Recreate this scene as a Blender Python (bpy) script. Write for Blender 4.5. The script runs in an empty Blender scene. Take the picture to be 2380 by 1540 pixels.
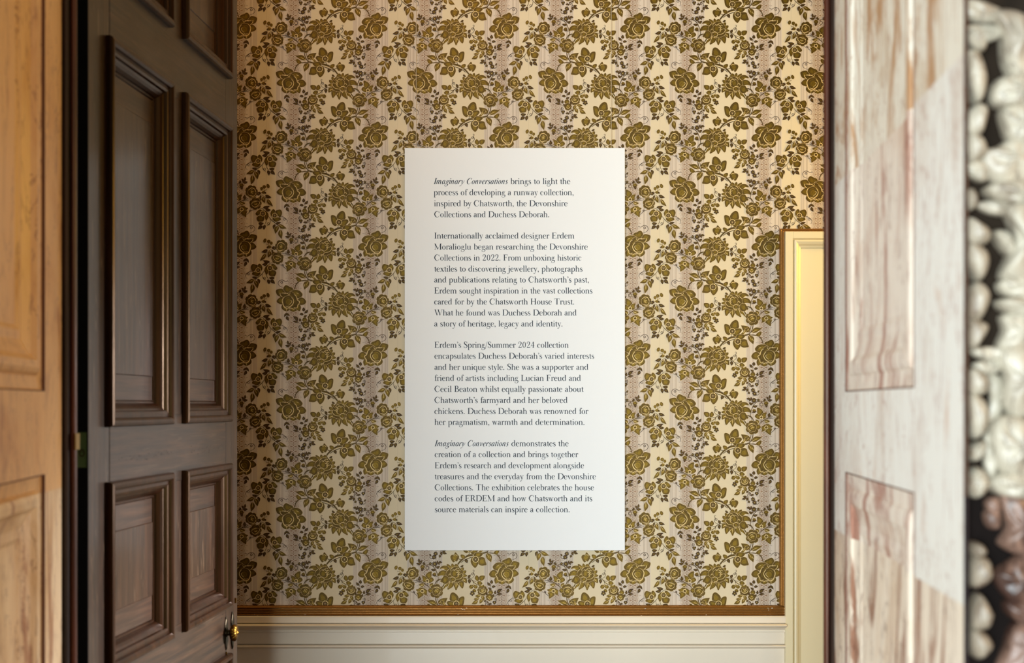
import bpy, bmesh, math, random
from mathutils import Vector, Matrix
from mathutils.geometry import tessellate_polygon

random.seed(7)
sc = bpy.context.scene
COL = sc.collection
F = 2960.0            # focal length in picture pixels (2380 wide)
CX, CY = 1190.0, 940.0  # the vanishing point of the view direction
CAMY, EYE = -4.06, 1.6

# ---------------------------------------------------------------- camera
cam_d = bpy.data.cameras.new('camera')
cam = bpy.data.objects.new('camera', cam_d)
COL.objects.link(cam)
cam.location = (0, CAMY, EYE)
cam.rotation_euler = (math.pi / 2, 0, 0)
cam_d.sensor_width = 36
cam_d.lens = 36 * F / 2380
cam_d.shift_x = 0
cam_d.shift_y = 170 / 2380
cam_d.clip_start = .05
cam_d.dof.use_dof = True
cam_d.dof.focus_distance = 4.04
cam_d.dof.aperture_fstop = 4.0
sc.camera = cam

# ---------------------------------------------------------------- light and exposure
sc.view_settings.view_transform = 'Standard'
sc.view_settings.look = 'None'
sc.view_settings.exposure = 0.0
sc.view_settings.gamma = 1.0
sc.view_settings.use_curve_mapping = False
w = bpy.data.worlds.new('hall_daylight')
sc.world = w
w.use_nodes = True
w.node_tree.nodes['Background'].inputs[0].default_value = (.80, .90, 1.0, 1)
w.node_tree.nodes['Background'].inputs[1].default_value = .12

def area(name, loc, target, sx, sy, power, col):
    l = bpy.data.lights.new(name, 'AREA')
    l.shape = 'RECTANGLE'
    l.size, l.size_y, l.energy, l.color = sx, sy, power, col
    o = bpy.data.objects.new(name, l)
    COL.objects.link(o)
    o.location = loc
    o.rotation_euler = (Vector(target) - Vector(loc)).to_track_quat('-Z', 'Y').to_euler()
    return o
# hall window behind the camera, window and lamp of the papered room, added fills
area('hall_window_light', (-1.25, -7.2, 1.45), (.1, 0, 1.1), 2.2, 2.4, 475, (.86, .965, 1.0))
area('hall_side_fill_light', (-3.2, -4.6, 1.7), (.5, -2.3, 1.6), 1.2, 2.2, 112, (.92, .975, 1.0))  # added unseen fill that brightens the pale marble on the right
area('hall_warm_fill_light', (2.2, -3.9, 2.5), (-.7, -2.2, 1.9), .4, .4, 27, (1.0, .56, .22))  # added unseen warm fill aimed at the left marble lining
area('room_window_light', (2.05, -.27, 1.7), (-.75, -1.25, .85), .4, .6, 15, (.88, .90, 1.0)).data.spread = math.radians(36)
area('room_lamp_light', (1.78, -.36, 2.30), (.95, 0, 2.0), .25, .6, 14, (1.0, .66, .15))
area('room_fill_light', (-.35, -.95, 3.5), (-.5, -.3, 0), 1.2, .8, 9, (1.0, .60, .27))  # added orange fill that warms the papered room

# ---------------------------------------------------------------- helpers
def srgb(r, g, b):
    f = lambda c: (c / 255) / 12.92 if c / 255 <= .04045 else ((c / 255 + .055) / 1.055) ** 2.4
    return (f(r), f(g), f(b), 1)

def new_mat(name):
    m = bpy.data.materials.new(name)
    m.use_nodes = True
    nt = m.node_tree
    return m, nt, nt.nodes['Principled BSDF']

def plain(name, rgb, rough=.6, metal=0.0, spec=.5, coat=0.0, bump=0.0, bscale=200, vary=0.0):
    m, nt, b = new_mat(name)
    b.inputs['Base Color'].default_value = srgb(*rgb)
    b.inputs['Roughness'].default_value = rough
    b.inputs['Metallic'].default_value = metal
    b.inputs['Specular IOR Level'].default_value = spec
    b.inputs['Coat Weight'].default_value = coat
    tc = nt.nodes.new('ShaderNodeTexCoord')
    if bump or vary:
        n = nt.nodes.new('ShaderNodeTexNoise')
        n.inputs['Scale'].default_value = bscale
        n.inputs['Detail'].default_value = 4
        nt.links.new(tc.outputs['Object'], n.inputs['Vector'])
        if bump:
            bp = nt.nodes.new('ShaderNodeBump')
            bp.inputs['Strength'].default_value = bump
            bp.inputs['Distance'].default_value = .002
            nt.links.new(n.outputs['Fac'], bp.inputs['Height'])
            nt.links.new(bp.outputs['Normal'], b.inputs['Normal'])
        if vary:
            hs = nt.nodes.new('ShaderNodeMixRGB')
            hs.blend_type = 'MULTIPLY'
            hs.inputs[1].default_value = srgb(*rgb)
            cr = nt.nodes.new('ShaderNodeValToRGB')
            cr.color_ramp.elements[0].position = .3
            cr.color_ramp.elements[0].color = (1 - vary, 1 - vary, 1 - vary, 1)
            cr.color_ramp.elements[1].position = .7
            cr.color_ramp.elements[1].color = (1, 1, 1, 1)
            nt.links.new(n.outputs['Fac'], cr.inputs[0])
            nt.links.new(cr.outputs[0], hs.inputs[2])
            hs.inputs[0].default_value = 1
            nt.links.new(hs.outputs[0], b.inputs['Base Color'])
    return m

def ramp(nt, src, stops):
    cr = nt.nodes.new('ShaderNodeValToRGB')
    e = cr.color_ramp.elements
    while len(e) < len(stops):
        e.new(.5)
    for i, (p, c) in enumerate(stops):
        e[i].position = p
        e[i].color = c
    nt.links.new(src, cr.inputs[0])
    return cr.outputs[0]

def mapped(nt, scale, rot=(0, 0, 0), loc=(0, 0, 0)):
    tc = nt.nodes.new('ShaderNodeTexCoord')
    mp = nt.nodes.new('ShaderNodeMapping')
    mp.inputs['Scale'].default_value = scale
    mp.inputs['Rotation'].default_value = rot
    mp.inputs['Location'].default_value = loc
    nt.links.new(tc.outputs['Object'], mp.inputs[0])
    return mp.outputs[0]

def noise(nt, vec, scale, detail=5, rough=.55, dist=0.0):
    n = nt.nodes.new('ShaderNodeTexNoise')
    n.inputs['Scale'].default_value = scale
    n.inputs['Detail'].default_value = detail
    n.inputs['Roughness'].default_value = rough
    n.inputs['Distortion'].default_value = dist
    nt.links.new(vec, n.inputs['Vector'])
    return n.outputs['Fac']

def mix(nt, kind, fac, a, b):
    m = nt.nodes.new('ShaderNodeMixRGB')
    m.blend_type = kind
    for i, v in ((0, fac), (1, a), (2, b)):
        if isinstance(v, (int, float)):
            m.inputs[i].default_value = v
        elif isinstance(v, tuple):
            m.inputs[i].default_value = v
        else:
            nt.links.new(v, m.inputs[i])
    return m.outputs[0]

def oak(name, horizontal=False, base=(66, 42, 24), dark=(36, 22, 12), flecks=True, rough=.42, coat=.28, tint=(1, .84, .68, 1)):
    m, nt, b = new_mat(name)
    sc_ = (3, 3, 60) if horizontal else (46, 46, 2.2)
    g = noise(nt, mapped(nt, sc_), 1.6, 6, .6, .4)
    c = ramp(nt, g, [(.3, srgb(*dark)), (.52, srgb(*base)), (.75, srgb(min(base[0] + 22, 255), base[1] + 15, base[2] + 10))])
    if flecks:
        f = noise(nt, mapped(nt, (4, 4, 90) if horizontal else (95, 95, 9)), 1.3, 3, .5, 1.2)
        fm = ramp(nt, f, [(.60, (0, 0, 0, 1)), (.69, (1, 1, 1, 1))])
        c = mix(nt, 'MIX', mix(nt, 'MULTIPLY', 1.0, fm, ((.1, .1, .1, 1) if horizontal else (.3, .3, .3, 1))), c, srgb(140, 114, 88))
    nt.links.new(c, b.inputs['Base Color'])
    rr = noise(nt, mapped(nt, (2, 2, 2)), 2.0, 3)
    r = nt.nodes.new('ShaderNodeMapRange')
    r.inputs['To Min'].default_value = rough - .1
    r.inputs['To Max'].default_value = rough + .12
    nt.links.new(rr, r.inputs[0])
    nt.links.new(r.outputs[0], b.inputs['Roughness'])
    b.inputs['Coat Weight'].default_value = coat
    b.inputs['Coat Roughness'].default_value = .16
    b.inputs['Specular IOR Level'].default_value = .35
    b.inputs['Specular Tint'].default_value = tint
    bp = nt.nodes.new('ShaderNodeBump')
    bp.inputs['Strength'].default_value = .25
    bp.inputs['Distance'].default_value = .0015
    nt.links.new(g, bp.inputs['Height'])
    nt.links.new(bp.outputs['Normal'], b.inputs['Normal'])
    return m

def marble(name, light, mid, stain, vein, stainpos=.58, seed=0, rough=.38, vertical=1.0):
    m, nt, b = new_mat(name)
    v1 = mapped(nt, (2.2, 2.2, 1.0 * vertical), (0, .2, 0), (seed, seed * 2, seed * 3))
    n1 = noise(nt, v1, 2.2, 6, .6, 1.6)
    c = ramp(nt, n1, [(.32, srgb(*mid)), (.5, srgb(*light)), (.72, srgb(*light))])
    v2 = mapped(nt, (5, 5, 1.6 * vertical), (0, 0, 0), (seed + 4, seed, 7))
    n2 = noise(nt, v2, 1.5, 7, .62, 2.4)
    f2 = ramp(nt, n2, [(stainpos, (0, 0, 0, 1)), (stainpos + .1, (.85, .85, .85, 1))])
    c = mix(nt, 'MIX', f2, c, srgb(*stain))
    n3 = noise(nt, mapped(nt, (9, 9, 2.2), (0, .15, 0), (seed, 3, 1)), 1.7, 5, .6, 2.0)
    sub = nt.nodes.new('ShaderNodeMath'); sub.operation = 'SUBTRACT'; sub.inputs[1].default_value = .5
    nt.links.new(n3, sub.inputs[0])
    ab = nt.nodes.new('ShaderNodeMath'); ab.operation = 'ABSOLUTE'
    nt.links.new(sub.outputs[0], ab.inputs[0])
    f3 = ramp(nt, ab.outputs[0], [(0.0, (.75, .75, .75, 1)), (.016, (0, 0, 0, 1))])
    c = mix(nt, 'MIX', f3, c, srgb(*vein))
    nt.links.new(c, b.inputs['Base Color'])
    b.inputs['Roughness'].default_value = rough
    b.inputs['Subsurface Weight'].default_value = 0.0
    return m

def link(name, me, mats, parent=None):
    o = bpy.data.objects.new(name, me)
    COL.objects.link(o)
    for m in (mats if isinstance(mats, (list, tuple)) else [mats]):
        if me.materials.find(m.name) < 0:
            me.materials.append(m)
    if parent:
        o.parent = parent
    return o

class MB:
    """collects polygons in world space; build() makes one mesh object, relative to its parent"""
    def __init__(s):
        s.v, s.f, s.m, s.sm = [], [], [], []
    def poly(s, pts, mi=0, smooth_=False):
        k = len(s.v)
        s.v += [tuple(p) for p in pts]
        s.f.append(tuple(range(k, k + len(pts))))
        s.m.append(mi)
        s.sm.append(smooth_)
    def grid(s, rows, mi=0, close=False, smooth_=True):
        k = len(s.v)
        n = len(rows[0])
        for r in rows:
            s.v += [tuple(p) for p in r]
        for i in range(len(rows) - 1):
            for j in range(n if close else n - 1):
                a, b = k + i * n + j, k + i * n + (j + 1) % n
                s.f.append((a, b, b + n, a + n))
                s.m.append(mi)
                s.sm.append(smooth_)
    def box(s, fr, u0, u1, v0, v1, n0, n1, bev=0.0, mi=0):
        b = bev
        P = lambda u, v, n: fr(u, v, n)
        if b <= 0:
            for q in (((u0, v0, n1), (u1, v0, n1), (u1, v1, n1), (u0, v1, n1)), ((u0, v1, n0), (u1, v1, n0), (u1, v0, n0), (u0, v0, n0)),
                      ((u0, v0, n0), (u1, v0, n0), (u1, v0, n1), (u0, v0, n1)), ((u0, v1, n1), (u1, v1, n1), (u1, v1, n0), (u0, v1, n0)),
                      ((u0, v0, n0), (u0, v0, n1), (u0, v1, n1), (u0, v1, n0)), ((u1, v0, n1), (u1, v0, n0), (u1, v1, n0), (u1, v1, n1))):
                s.poly([P(*p) for p in q], mi)
            return
        lo = [(u0, v0), (u1, v0), (u1, v1), (u0, v1)]
        li = [(u0 + b, v0 + b), (u1 - b, v0 + b), (u1 - b, v1 - b), (u0 + b, v1 - b)]
        s.grid([[P(u, v, n0) for u, v in lo], [P(u, v, n1 - b) for u, v in lo], [P(u, v, n1) for u, v in li]], mi, True, False)
        s.poly([P(u, v, n1) for u, v in li], mi)
        s.poly([P(u, v, n0) for u, v in reversed(lo)], mi)
    def build(s, name, mats, parent=None, kind=None, flip=False):
        me = bpy.data.meshes.new(name)
        off = Vector(parent.matrix_world.translation) if parent else Vector()
        if parent:
            off = Vector(parent.location)
            if parent.parent:
                off = off + Vector(parent.parent.location)
        me.from_pydata([Vector(p) - off for p in s.v], [], s.f)
        bm = bmesh.new()
        bm.from_mesh(me)
        bmesh.ops.remove_doubles(bm, verts=bm.verts, dist=1e-6)
        bmesh.ops.recalc_face_normals(bm, faces=bm.faces)
        bm.to_mesh(me)
        bm.free()
        o = link(name, me, mats, parent)
        if len(me.polygons) == len(s.m):
            me.polygons.foreach_set('material_index', s.m)
            me.polygons.foreach_set('use_smooth', s.sm)
        if kind:
            o['kind'] = kind
        return o

def empty(name, loc, label=None, cat=None, kind=None):
    o = bpy.data.objects.new(name, None)
    COL.objects.link(o)
    o.location = loc
    o.empty_display_size = .05
    tag(o, label, cat, kind)
    return o

def tag(o, label=None, cat=None, kind=None, group=None):
    if label: o['label'] = label
    if cat: o['category'] = cat
    if kind: o['kind'] = kind
    if group: o['group'] = group
    return o

def wx(px, d):
    return (px - CX) / F * d
def wz(py, d):
    return EYE - (py - CY) / F * d

flat = lambda u, v, n: (u, -n, v)        # frame of a wall facing the camera: u = x, v = z, n = towards the camera

def loops(rect, profile):
    """nested rectangles for panel mouldings: profile = [(inset, height)]"""
    u0, u1, v0, v1 = rect
    return [[(u0 + i, v0 + i, h), (u1 - i, v0 + i, h), (u1 - i, v1 - i, h), (u0 + i, v1 - i, h)] for i, h in profile]

def moulding(fr, rect, profile, mi=0, mb=None):
    mb = mb or MB()
    L = loops(rect, profile)
    mb.grid([[fr(*p) for p in lp] for lp in L], mi, True, False)
    return mb

def plate(mb, fr, us, vs, holes, n=0.0, mi=0):
    """flat surface on a grid of breaks, leaving out the cells inside holes"""
    for i in range(len(us) - 1):
        for j in range(len(vs) - 1):
            cu, cv = (us[i] + us[i + 1]) / 2, (vs[j] + vs[j + 1]) / 2
            if any(h[0] < cu < h[1] and h[2] < cv < h[3] for h in holes):
                continue
            mb.poly([fr(us[i], vs[j], n), fr(us[i + 1], vs[j], n), fr(us[i + 1], vs[j + 1], n), fr(us[i], vs[j + 1], n)], mi)

# ---------------------------------------------------------------- wallpaper motif data
# one repeat of the paper is PW x PH; every motif comes once straight and once mirrored half a repeat lower
PW, PH, MIRROR = 2133.0, 1772.0, 2884.0
FRAMES = {'A': (0, 0, 1, 1), 'B': (560, 700, .591, .591), 'C': (0, 1260, .5455, .5455),
          'D': (1680, 560, .5455, .5455), 'M': (750, 374, -.5455, .5455)}
MOTIF = """
A
S 14 830,790 850,720 890,670 960,645 1060,640
P 860,595 890,590 945,640 905,662 870,640
T 8 650,755 590,730 565,690 580,650 620,633 655,642 690,662 715,645 735,655
o 8 622,670 16
L 1062,650 990,790 75
C 6 1000,700 990,740
S 10 1020,600 990,560 960,540 900,530
L 1010,598 850,535 62
L 1035,570 1185,485 85
S 12 990,480 1010,560 1055,630
S 9 1020,470 1035,540 1060,610
P 1080,530 1120,545 1150,590 1195,635 1165,645 1120,590 1090,565
C 5 1120,560 1150,610
S 24 1040,620 1100,640 1180,655 1260,665 1370,690 1450,740 1510,800 1560,870
S 10 1270,700 1340,722 1420,755 1480,800
C 5 1290,690 1360,705 1430,740
S 9 1340,640 1360,680 1420,722
P 1230,470 1240,420 1275,398 1320,420 1360,470 1365,530 1310,565 1250,545 1225,510
P 1375,500 1410,470 1455,470 1456,530 1440,600 1395,640 1365,620 1355,550
P 1178,570 1195,540 1245,540 1300,560 1320,620 1295,658 1250,655 1210,610
H 8 1290,450 1270,490 1275,520
H 8 1420,510 1400,560
H 8 1215,565 1260,580
R 1330,580 46
P 1125,650 1180,635 1240,635 1265,670 1250,710 1200,722 1150,690
P 1068,830 1085,770 1105,718 1180,715 1210,760 1200,810 1150,842 1090,838
P 1200,795 1260,780 1295,715 1318,770 1300,830 1250,880 1220,850 1205,825
H 8 1110,750 1160,755
H 8 1250,800 1240,845
R 1240,745 48
P 1512,700 1535,672 1570,632 1588,668 1635,680 1648,715 1622,768 1598,790 1575,770 1548,775 1522,735
H 6 1550,690 1590,700 1610,730
C 4 1535,690 1560,670 1600,680
C 5 1570,770 1590,760
S 9 1475,750 1530,733
P 1408,720 1425,680 1478,670 1472,712 1432,735
l 1410,745 1375,805 38
l 1440,840 1490,870 24
S 12 1795,1060 1860,1085 1910,1160
S 14 1740,1130 1790,1210
B
P 150,170 165,90 215,35 270,48 330,80 390,100 420,150 400,200 330,230 230,240 170,215
P 330,220 400,175 500,165 590,185 650,240 675,290 640,350 560,380 480,370 420,300
P -50,180 20,140 110,130 160,180 200,240 150,260 100,340 40,330 -20,290
P -30,470 20,400 80,360 140,370 150,450 130,540 90,550 10,520
P 560,430 600,385 650,370 720,400 775,480 740,545 660,570 600,560 570,500
P 105,650 130,560 200,580 240,650 330,680 300,720 230,740 160,715
P 430,640 560,560 610,580 630,650 600,740 540,710 470,700
P 330,690 400,660 470,680 520,720 430,755 400,750 350,730
H 10 230,80 300,130 370,150
D 8 250,60 290,110 330,210
D 8 520,210 590,250 640,290
D 8 610,480 660,450 710,470
H 10 430,210 500,225 590,290
H 10 640,420 690,430 720,480
H 10 30,170 80,190 130,230
H 10 40,430 90,440
P 75,260 180,270 280,250 360,210 430,250 500,330 540,420 580,490 560,590 500,650 420,660 340,640 250,680 170,620 130,520 130,430 150,360 90,320
P 150,420 190,360 260,325 340,330 400,380 435,470 410,550 360,610 280,650 200,620 155,540
C 14 190,345 140,400 120,465 150,560 180,630 260,662 340,612 395,568 435,490 425,425 375,365
C 12 60,235 68,300 115,345
C 10 110,240 180,240 270,262 312,292 345,230
C 12 440,285 495,322 522,375 540,445 600,482 578,545 545,580 530,655 440,640
C 8 345,440 385,470 355,530 300,570
C 8 200,600 260,620 310,600
C 8 510,240 570,262
C 9 350,705 380,668 430,695 470,680
C 7 240,660 235,735
H 9 190,440 230,380 310,365
D 7 200,500 235,430 300,395 350,420
H 9 220,520 260,450 310,430
D 7 250,540 275,480 305,450
H 9 460,420 500,480 510,560
D 7 380,290 450,370 490,440
D 7 440,560 480,600 470,640
P 1415,390 1480,392 1540,440 1500,480 1430,452
P 1480,310 1530,312 1580,380 1540,430 1490,375
P 1388,525 1450,485 1520,505 1500,565 1420,545
P 1395,640 1430,590 1530,600 1510,680 1450,700 1400,722
P 1480,720 1540,670 1620,730 1580,800 1520,870 1490,830
P 1600,740 1690,690 1750,770 1720,860 1690,922 1650,850
P 1740,720 1820,680 1890,760 1920,900 1850,870 1780,820
P 1850,660 1920,740 1990,790 2030,860 2055,905 1975,835 1900,780
P 1610,300 1680,205 1745,260 1720,340
P 1735,300 1760,225 1800,195 1818,250 1800,330 1760,340
P 1790,340 1850,250 1940,210 1920,290 1870,370
P 1860,360 1920,270 2000,250 2080,270 2132,330 2060,320 2010,350 1940,390
P 1920,440 2000,385 2090,390 2160,440 2200,530 2110,512 2040,515 1980,530
P 1990,560 2060,590 2118,680 2050,715 1980,745 1950,650
P 1505,430 1560,340 1640,285 1740,290 1850,330 1930,400 1960,500 1900,600 1850,690 1740,705 1620,690 1520,640 1488,540
B 1985,640 100 108 0
B 1780,625 60 50 0
P 1640,430 1700,360 1790,380 1830,450 1800,540 1710,575 1640,530
C 10 1545,450 1500,500 1520,560 1580,612 1690,632
C 8 1600,345 1640,318 1700,330
C 9 1770,308 1820,330 1850,385
C 7 1560,400 1600,370 1640,400 1685,358 1740,385 1775,350
C 7 1550,480 1610,490 1640,560
C 7 1585,435 1625,455 1655,520
C 7 1620,400 1650,440 1690,420
C 9 1700,620 1740,575 1790,555 1890,590
C 9 1700,640 1740,692 1800,690
C 9 1830,490 1870,480 1900,520
C 8 1880,350 1945,392
C 7 1620,800 1660,735
C 7 1690,715 1690,840
C 8 1845,660 1880,730 1905,870
C 6 1770,740 1800,700
C 6 1430,680 1470,640 1520,650
C 6 2010,340 2070,330
C 6 2050,560 2100,620
H 9 1960,430 2040,420 2110,450
H 9 1930,300 2000,290
H 9 1660,460 1700,420 1760,440
H 9 1700,510 1750,470 1790,470
H 10 1940,580 2000,570 2040,630
H 7 1810,300 1870,260
H 7 1760,300 1790,240
D 7 1950,470 2040,460 2130,490
D 7 1900,330 1980,300 2060,290
D 7 1940,700 1960,620 2010,580
D 7 1700,560 1690,480 1730,430
D 7 1800,740 1850,830
S 14 1420,590 1350,595 1290,620 1220,665 1130,682
S 14 1250,650 1180,725 1060,795
C 6 1190,690 1120,750
T 12 1300,602 1230,580 1188,520 1192,470 1212,440 1190,400 1200,368 1232,380
o 12 1238,475 26
l 1345,590 1290,495 55
l 1335,620 1325,745 62
P 900,540 960,525 1030,540 1060,600 1020,650 970,650 920,610
P 1070,570 1120,518 1160,560 1165,610 1110,660 1060,640
P 970,740 1020,680 1095,690 1090,750 1050,780 1000,765
S 10 1220,680 1215,750
B 1148,832 48 42 0
B 1272,830 50 50 0
B 1208,800 36 32 0
B 1188,940 48 42 0
K 1242,1010 62 5
C 6 1190,770 1210,790 1230,770
k 960,935 135 9
B 965,935 90 70 0
P 920,850 930,775 960,810 1000,800 1050,770 1040,830 1070,850
C 10 870,915 900,980 970,1002 1035,975 1058,920
C 8 900,905 940,950 990,950
C 7 930,880 960,920 1010,900
L 1015,1060 1165,1082 65
L 1055,1140 1205,1168 58
L 1095,1200 1258,1302 84
L 985,1075 922,1215 66
L 985,1160 1040,1290 70
C 7 995,1060 1030,1120 1080,1150
k 738,985 62 6
k 768,1115 95 8
C 8 725,1125 770,1170 835,1120
C 6 745,1090 790,1100
l 610,1030 605,935 50
l 555,1005 420,885 66
l 560,1050 415,1028 40
S 8 550,1030 620,1095 690,1110
l 665,1100 640,1030 36
l 860,1060 820,990 40
T 9 590,1120 578,1190 625,1240
o 8 618,1165 24
K 632,1262 50 3
S 10 850,1150 862,1210 880,1300 870,1370 860,1430 840,1490
l 790,1302 700,1306 36
l 850,1230 790,1290 24
l 800,1290 770,1340 24
l 878,1195 922,1245 30
l 915,1345 1015,1332 40
l 925,1368 1042,1420 50
l 902,1365 905,1472 44
T 8 868,1260 820,1310 780,1304
T 8 880,1320 920,1355
K 735,1420 56 7
K 690,1515 58 7
K 850,1490 34 4
l 600,1490 560,1420 30
T 8 690,1540 640,1560 590,1540 560,1500
l 262,800 172,905 44
l 242,880 305,1005 56
l 240,800 335,868 40
S 8 265,730 235,800
l 705,745 705,640 62
l 745,792 828,702 50
l 705,835 595,828 50
l 712,900 805,850 44
S 7 725,760 742,830
C
P 365,130 420,50 490,0 540,20 500,90 430,175
P 400,250 470,190 600,200 622,250 590,340 500,356 440,352
P 640,40 720,100 745,180 720,260 690,312 650,260 640,190
P 815,130 835,50 900,-10 945,60 900,110 850,200
P 950,60 1020,20 1100,5 1150,80 1130,170 1080,222 1010,150
P 870,270 990,250 1080,240 1115,300 1050,330 980,362 920,340
H 9 450,270 510,290
H 9 1020,90 1080,70
H 9 680,180 690,250
R 580,120 78
R 935,180 72
S 14 745,190 830,300 960,410 1060,490 1112,575
T 13 1080,240 1150,205 1220,240 1290,300 1312,350 1290,415
o 11 1225,290 30
S 11 682,310 670,380 630,450
T 11 810,300 800,380 770,440 700,482
o 11 745,415 30
l 450,412 612,405 66
l 570,490 435,585 72
l 650,460 610,602 66
l 970,408 1122,378 50
l 945,440 900,588 60
L 1035,490 955,718 105
L 1060,450 1282,556 92
L 1108,600 1142,875 108
l 590,-60 790,-110 66
l 660,-10 820,10 66
S 10 400,-40 560,-30 640,30
M
k 1135,1085 178 7
B 1120,1110 118 115 0
k 1050,1330 80 5
k 905,1325 58 5
k 1015,1450 172 7
B 1000,1460 120 90 0
C 12 1010,1110 1045,1010 1130,980 1215,1040
C 12 1008,1130 1040,1210 1110,1222 1190,1190
C 9 1070,1080 1120,1100 1150,1060
C 9 1090,1150 1150,1110
C 9 1100,1030 1140,1040
D 9 1190,1080 1190,1150 1150,1190
C 11 880,1375 900,1450 965,1525 1050,1550 1110,1500
C 9 960,1375 1060,1400 1130,1450
C 8 960,1440 1000,1470 1050,1460
H 10 1010,1320 1070,1300
H 10 1020,1400 1100,1420
S 12 900,1180 820,1100 740,1050 670,1025
C 5 870,1130 800,1070 710,1030
S 8 760,1060 755,990
S 8 810,1080 830,1020
B 640,925 40 58 -20
B 755,950 46 46 0
B 832,1000 36 42 0
B 770,1115 48 36 0
l 700,1115 745,1145 50
l 895,1180 890,1090 50
l 850,1200 860,1300 40
K 930,1150 50 5
S 10 850,1180 760,1230 700,1285
l 720,1200 540,1262 72
L 660,1315 495,1520 84
L 795,1240 730,1425 88
T 9 710,1280 695,1430
P 1525,1190 1560,1100 1690,1035 1692,1120 1680,1220 1600,1290
P 1420,1190 1500,1190 1570,1270 1530,1350 1450,1340 1445,1260
P 1610,1290 1700,1220 1762,1290 1700,1350 1630,1370
H 9 1620,1110 1610,1200
r 1575,1320 46
S 18 1260,1245 1340,1320 1430,1370 1550,1440 1650,1540
T 12 1150,1320 1250,1308 1350,1345
T 12 1190,1368 1290,1350 1380,1370
T 9 1240,1270 1290,1330
l 1365,1305 1330,1180 60
L 1480,1432 1318,1432 84
L 1655,1500 1745,1385 66
T 12 1575,1365 1590,1450
S 16 1840,1450 1890,1280 1882,1150 1840,1030 1780,930 1700,860 1610,838 1530,850
l 1815,1000 1680,968 54
C 9 1540,900 1540,960 1580,985
o 15 1575,935 48
k 1430,905 58 5
l 1425,920 1405,1025 60
l 1505,850 1455,755 50
l 1385,805 1240,800 56
l 1345,770 1322,650 46
l 1385,790 1412,700 40
S 10 1530,850 1450,810 1370,805
K 1665,805 40 5
K 1792,815 72 8
T 8 1850,830 1900,790
l 1880,800 1885,708 36
l 1905,772 2018,772 50
l 1875,790 1940,842 34
l 1860,955 1945,878 56
l 1835,930 1830,870 30
k 1785,1125 46 5
l 1835,1165 1712,1128 40
T 10 1870,1190 1820,1170 1810,1120
S 14 1870,1330 1950,1280 2060,1258
D
P 655,1390 650,1330 645,1260 700,1225 760,1190 790,1240 760,1330 720,1375 690,1390
P 760,1200 850,1185 900,1225 968,1245 930,1280 920,1320 860,1330 800,1290
P 760,1330 860,1310 920,1300 945,1340 915,1400 908,1500 850,1470 780,1420 745,1370
C 6 770,1340 750,1380
C 6 900,1320 950,1330
H 9 830,1350 850,1430
r 780,1280 48
k 370,1280 200 7
k 540,1265 66 5
k 350,1280 130 6
C 12 250,1215 330,1168 430,1185
C 12 240,1270 265,1340 330,1390
C 8 300,1260 350,1215 390,1240
C 8 320,1320 370,1270 420,1290
D 8 280,1300 330,1240 400,1200
T 13 1135,1290 1085,1320 1040,1300 1000,1375 960,1400 925,1445
o 10 1030,1315 24
C 6 760,1110 840,1130 880,1170
"""
# flat print between the flowers, offsets from a lace centre line (815 and 2069)
LACE = [815.0, 2069.0]
RULES = [175, 190, 232, 246, 262, 274]


def smooth(pts, closed, n=4):
    out = []
    m = len(pts)
    rng = range(m) if closed else range(m - 1)
    for i in rng:
        if closed:
            p0, p1, p2, p3 = pts[i - 1], pts[i], pts[(i + 1) % m], pts[(i + 2) % m]
        else:
            p1, p2 = pts[i], pts[i + 1]
            p0 = pts[i - 1] if i > 0 else tuple(2 * a - b for a, b in zip(p1, p2))
            p3 = pts[i + 2] if i + 2 < m else tuple(2 * a - b for a, b in zip(p2, p1))
        for k in range(n):
            t = k / n
            out.append(tuple(.5 * (2 * p1[c] + (p2[c] - p0[c]) * t + (2 * p0[c] - 5 * p1[c] + 4 * p2[c] - p3[c]) * t * t
                                   + (3 * p1[c] - p0[c] - 3 * p2[c] + p3[c]) * t ** 3) for c in range(len(p1))))
    if not closed:
        out.append(tuple(pts[-1]))
    return out

def ribbon(pts, widths, taper=False):
    """outline quads of a stroke: returns list of 4-point polygons"""
    n = len(pts)
    L, R = [], []
    for i, p in enumerate(pts):
        a, b = pts[max(i - 1, 0)], pts[min(i + 1, n - 1)]
        dx, dy = b[0] - a[0], b[1] - a[1]
        d = math.hypot(dx, dy) or 1
        w = widths[i] / 2
        L.append((p[0] - dy / d * w, p[1] + dx / d * w))
        R.append((p[0] + dy / d * w, p[1] - dx / d * w))
    return [[L[i], L[i + 1], R[i + 1], R[i]] for i in range(n - 1)]

def blob(x, y, r, lobes, depth, ph=0.0, n=6):
    pts = []
    for i in range(lobes * n):
        a = 2 * math.pi * i / (lobes * n) + ph
        k = abs(math.sin(lobes * (a - ph) / 2))
        rr = r * (1 - depth + depth * k ** .6)
        pts.append((x + rr * math.cos(a), y + rr * math.sin(a)))
    return pts

def shrink(pts, k):
    cx = sum(p[0] for p in pts) / len(pts)
    cy = sum(p[1] for p in pts) / len(pts)
    return [(cx + (p[0] - cx) * k, cy + (p[1] - cy) * k) for p in pts]

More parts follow.
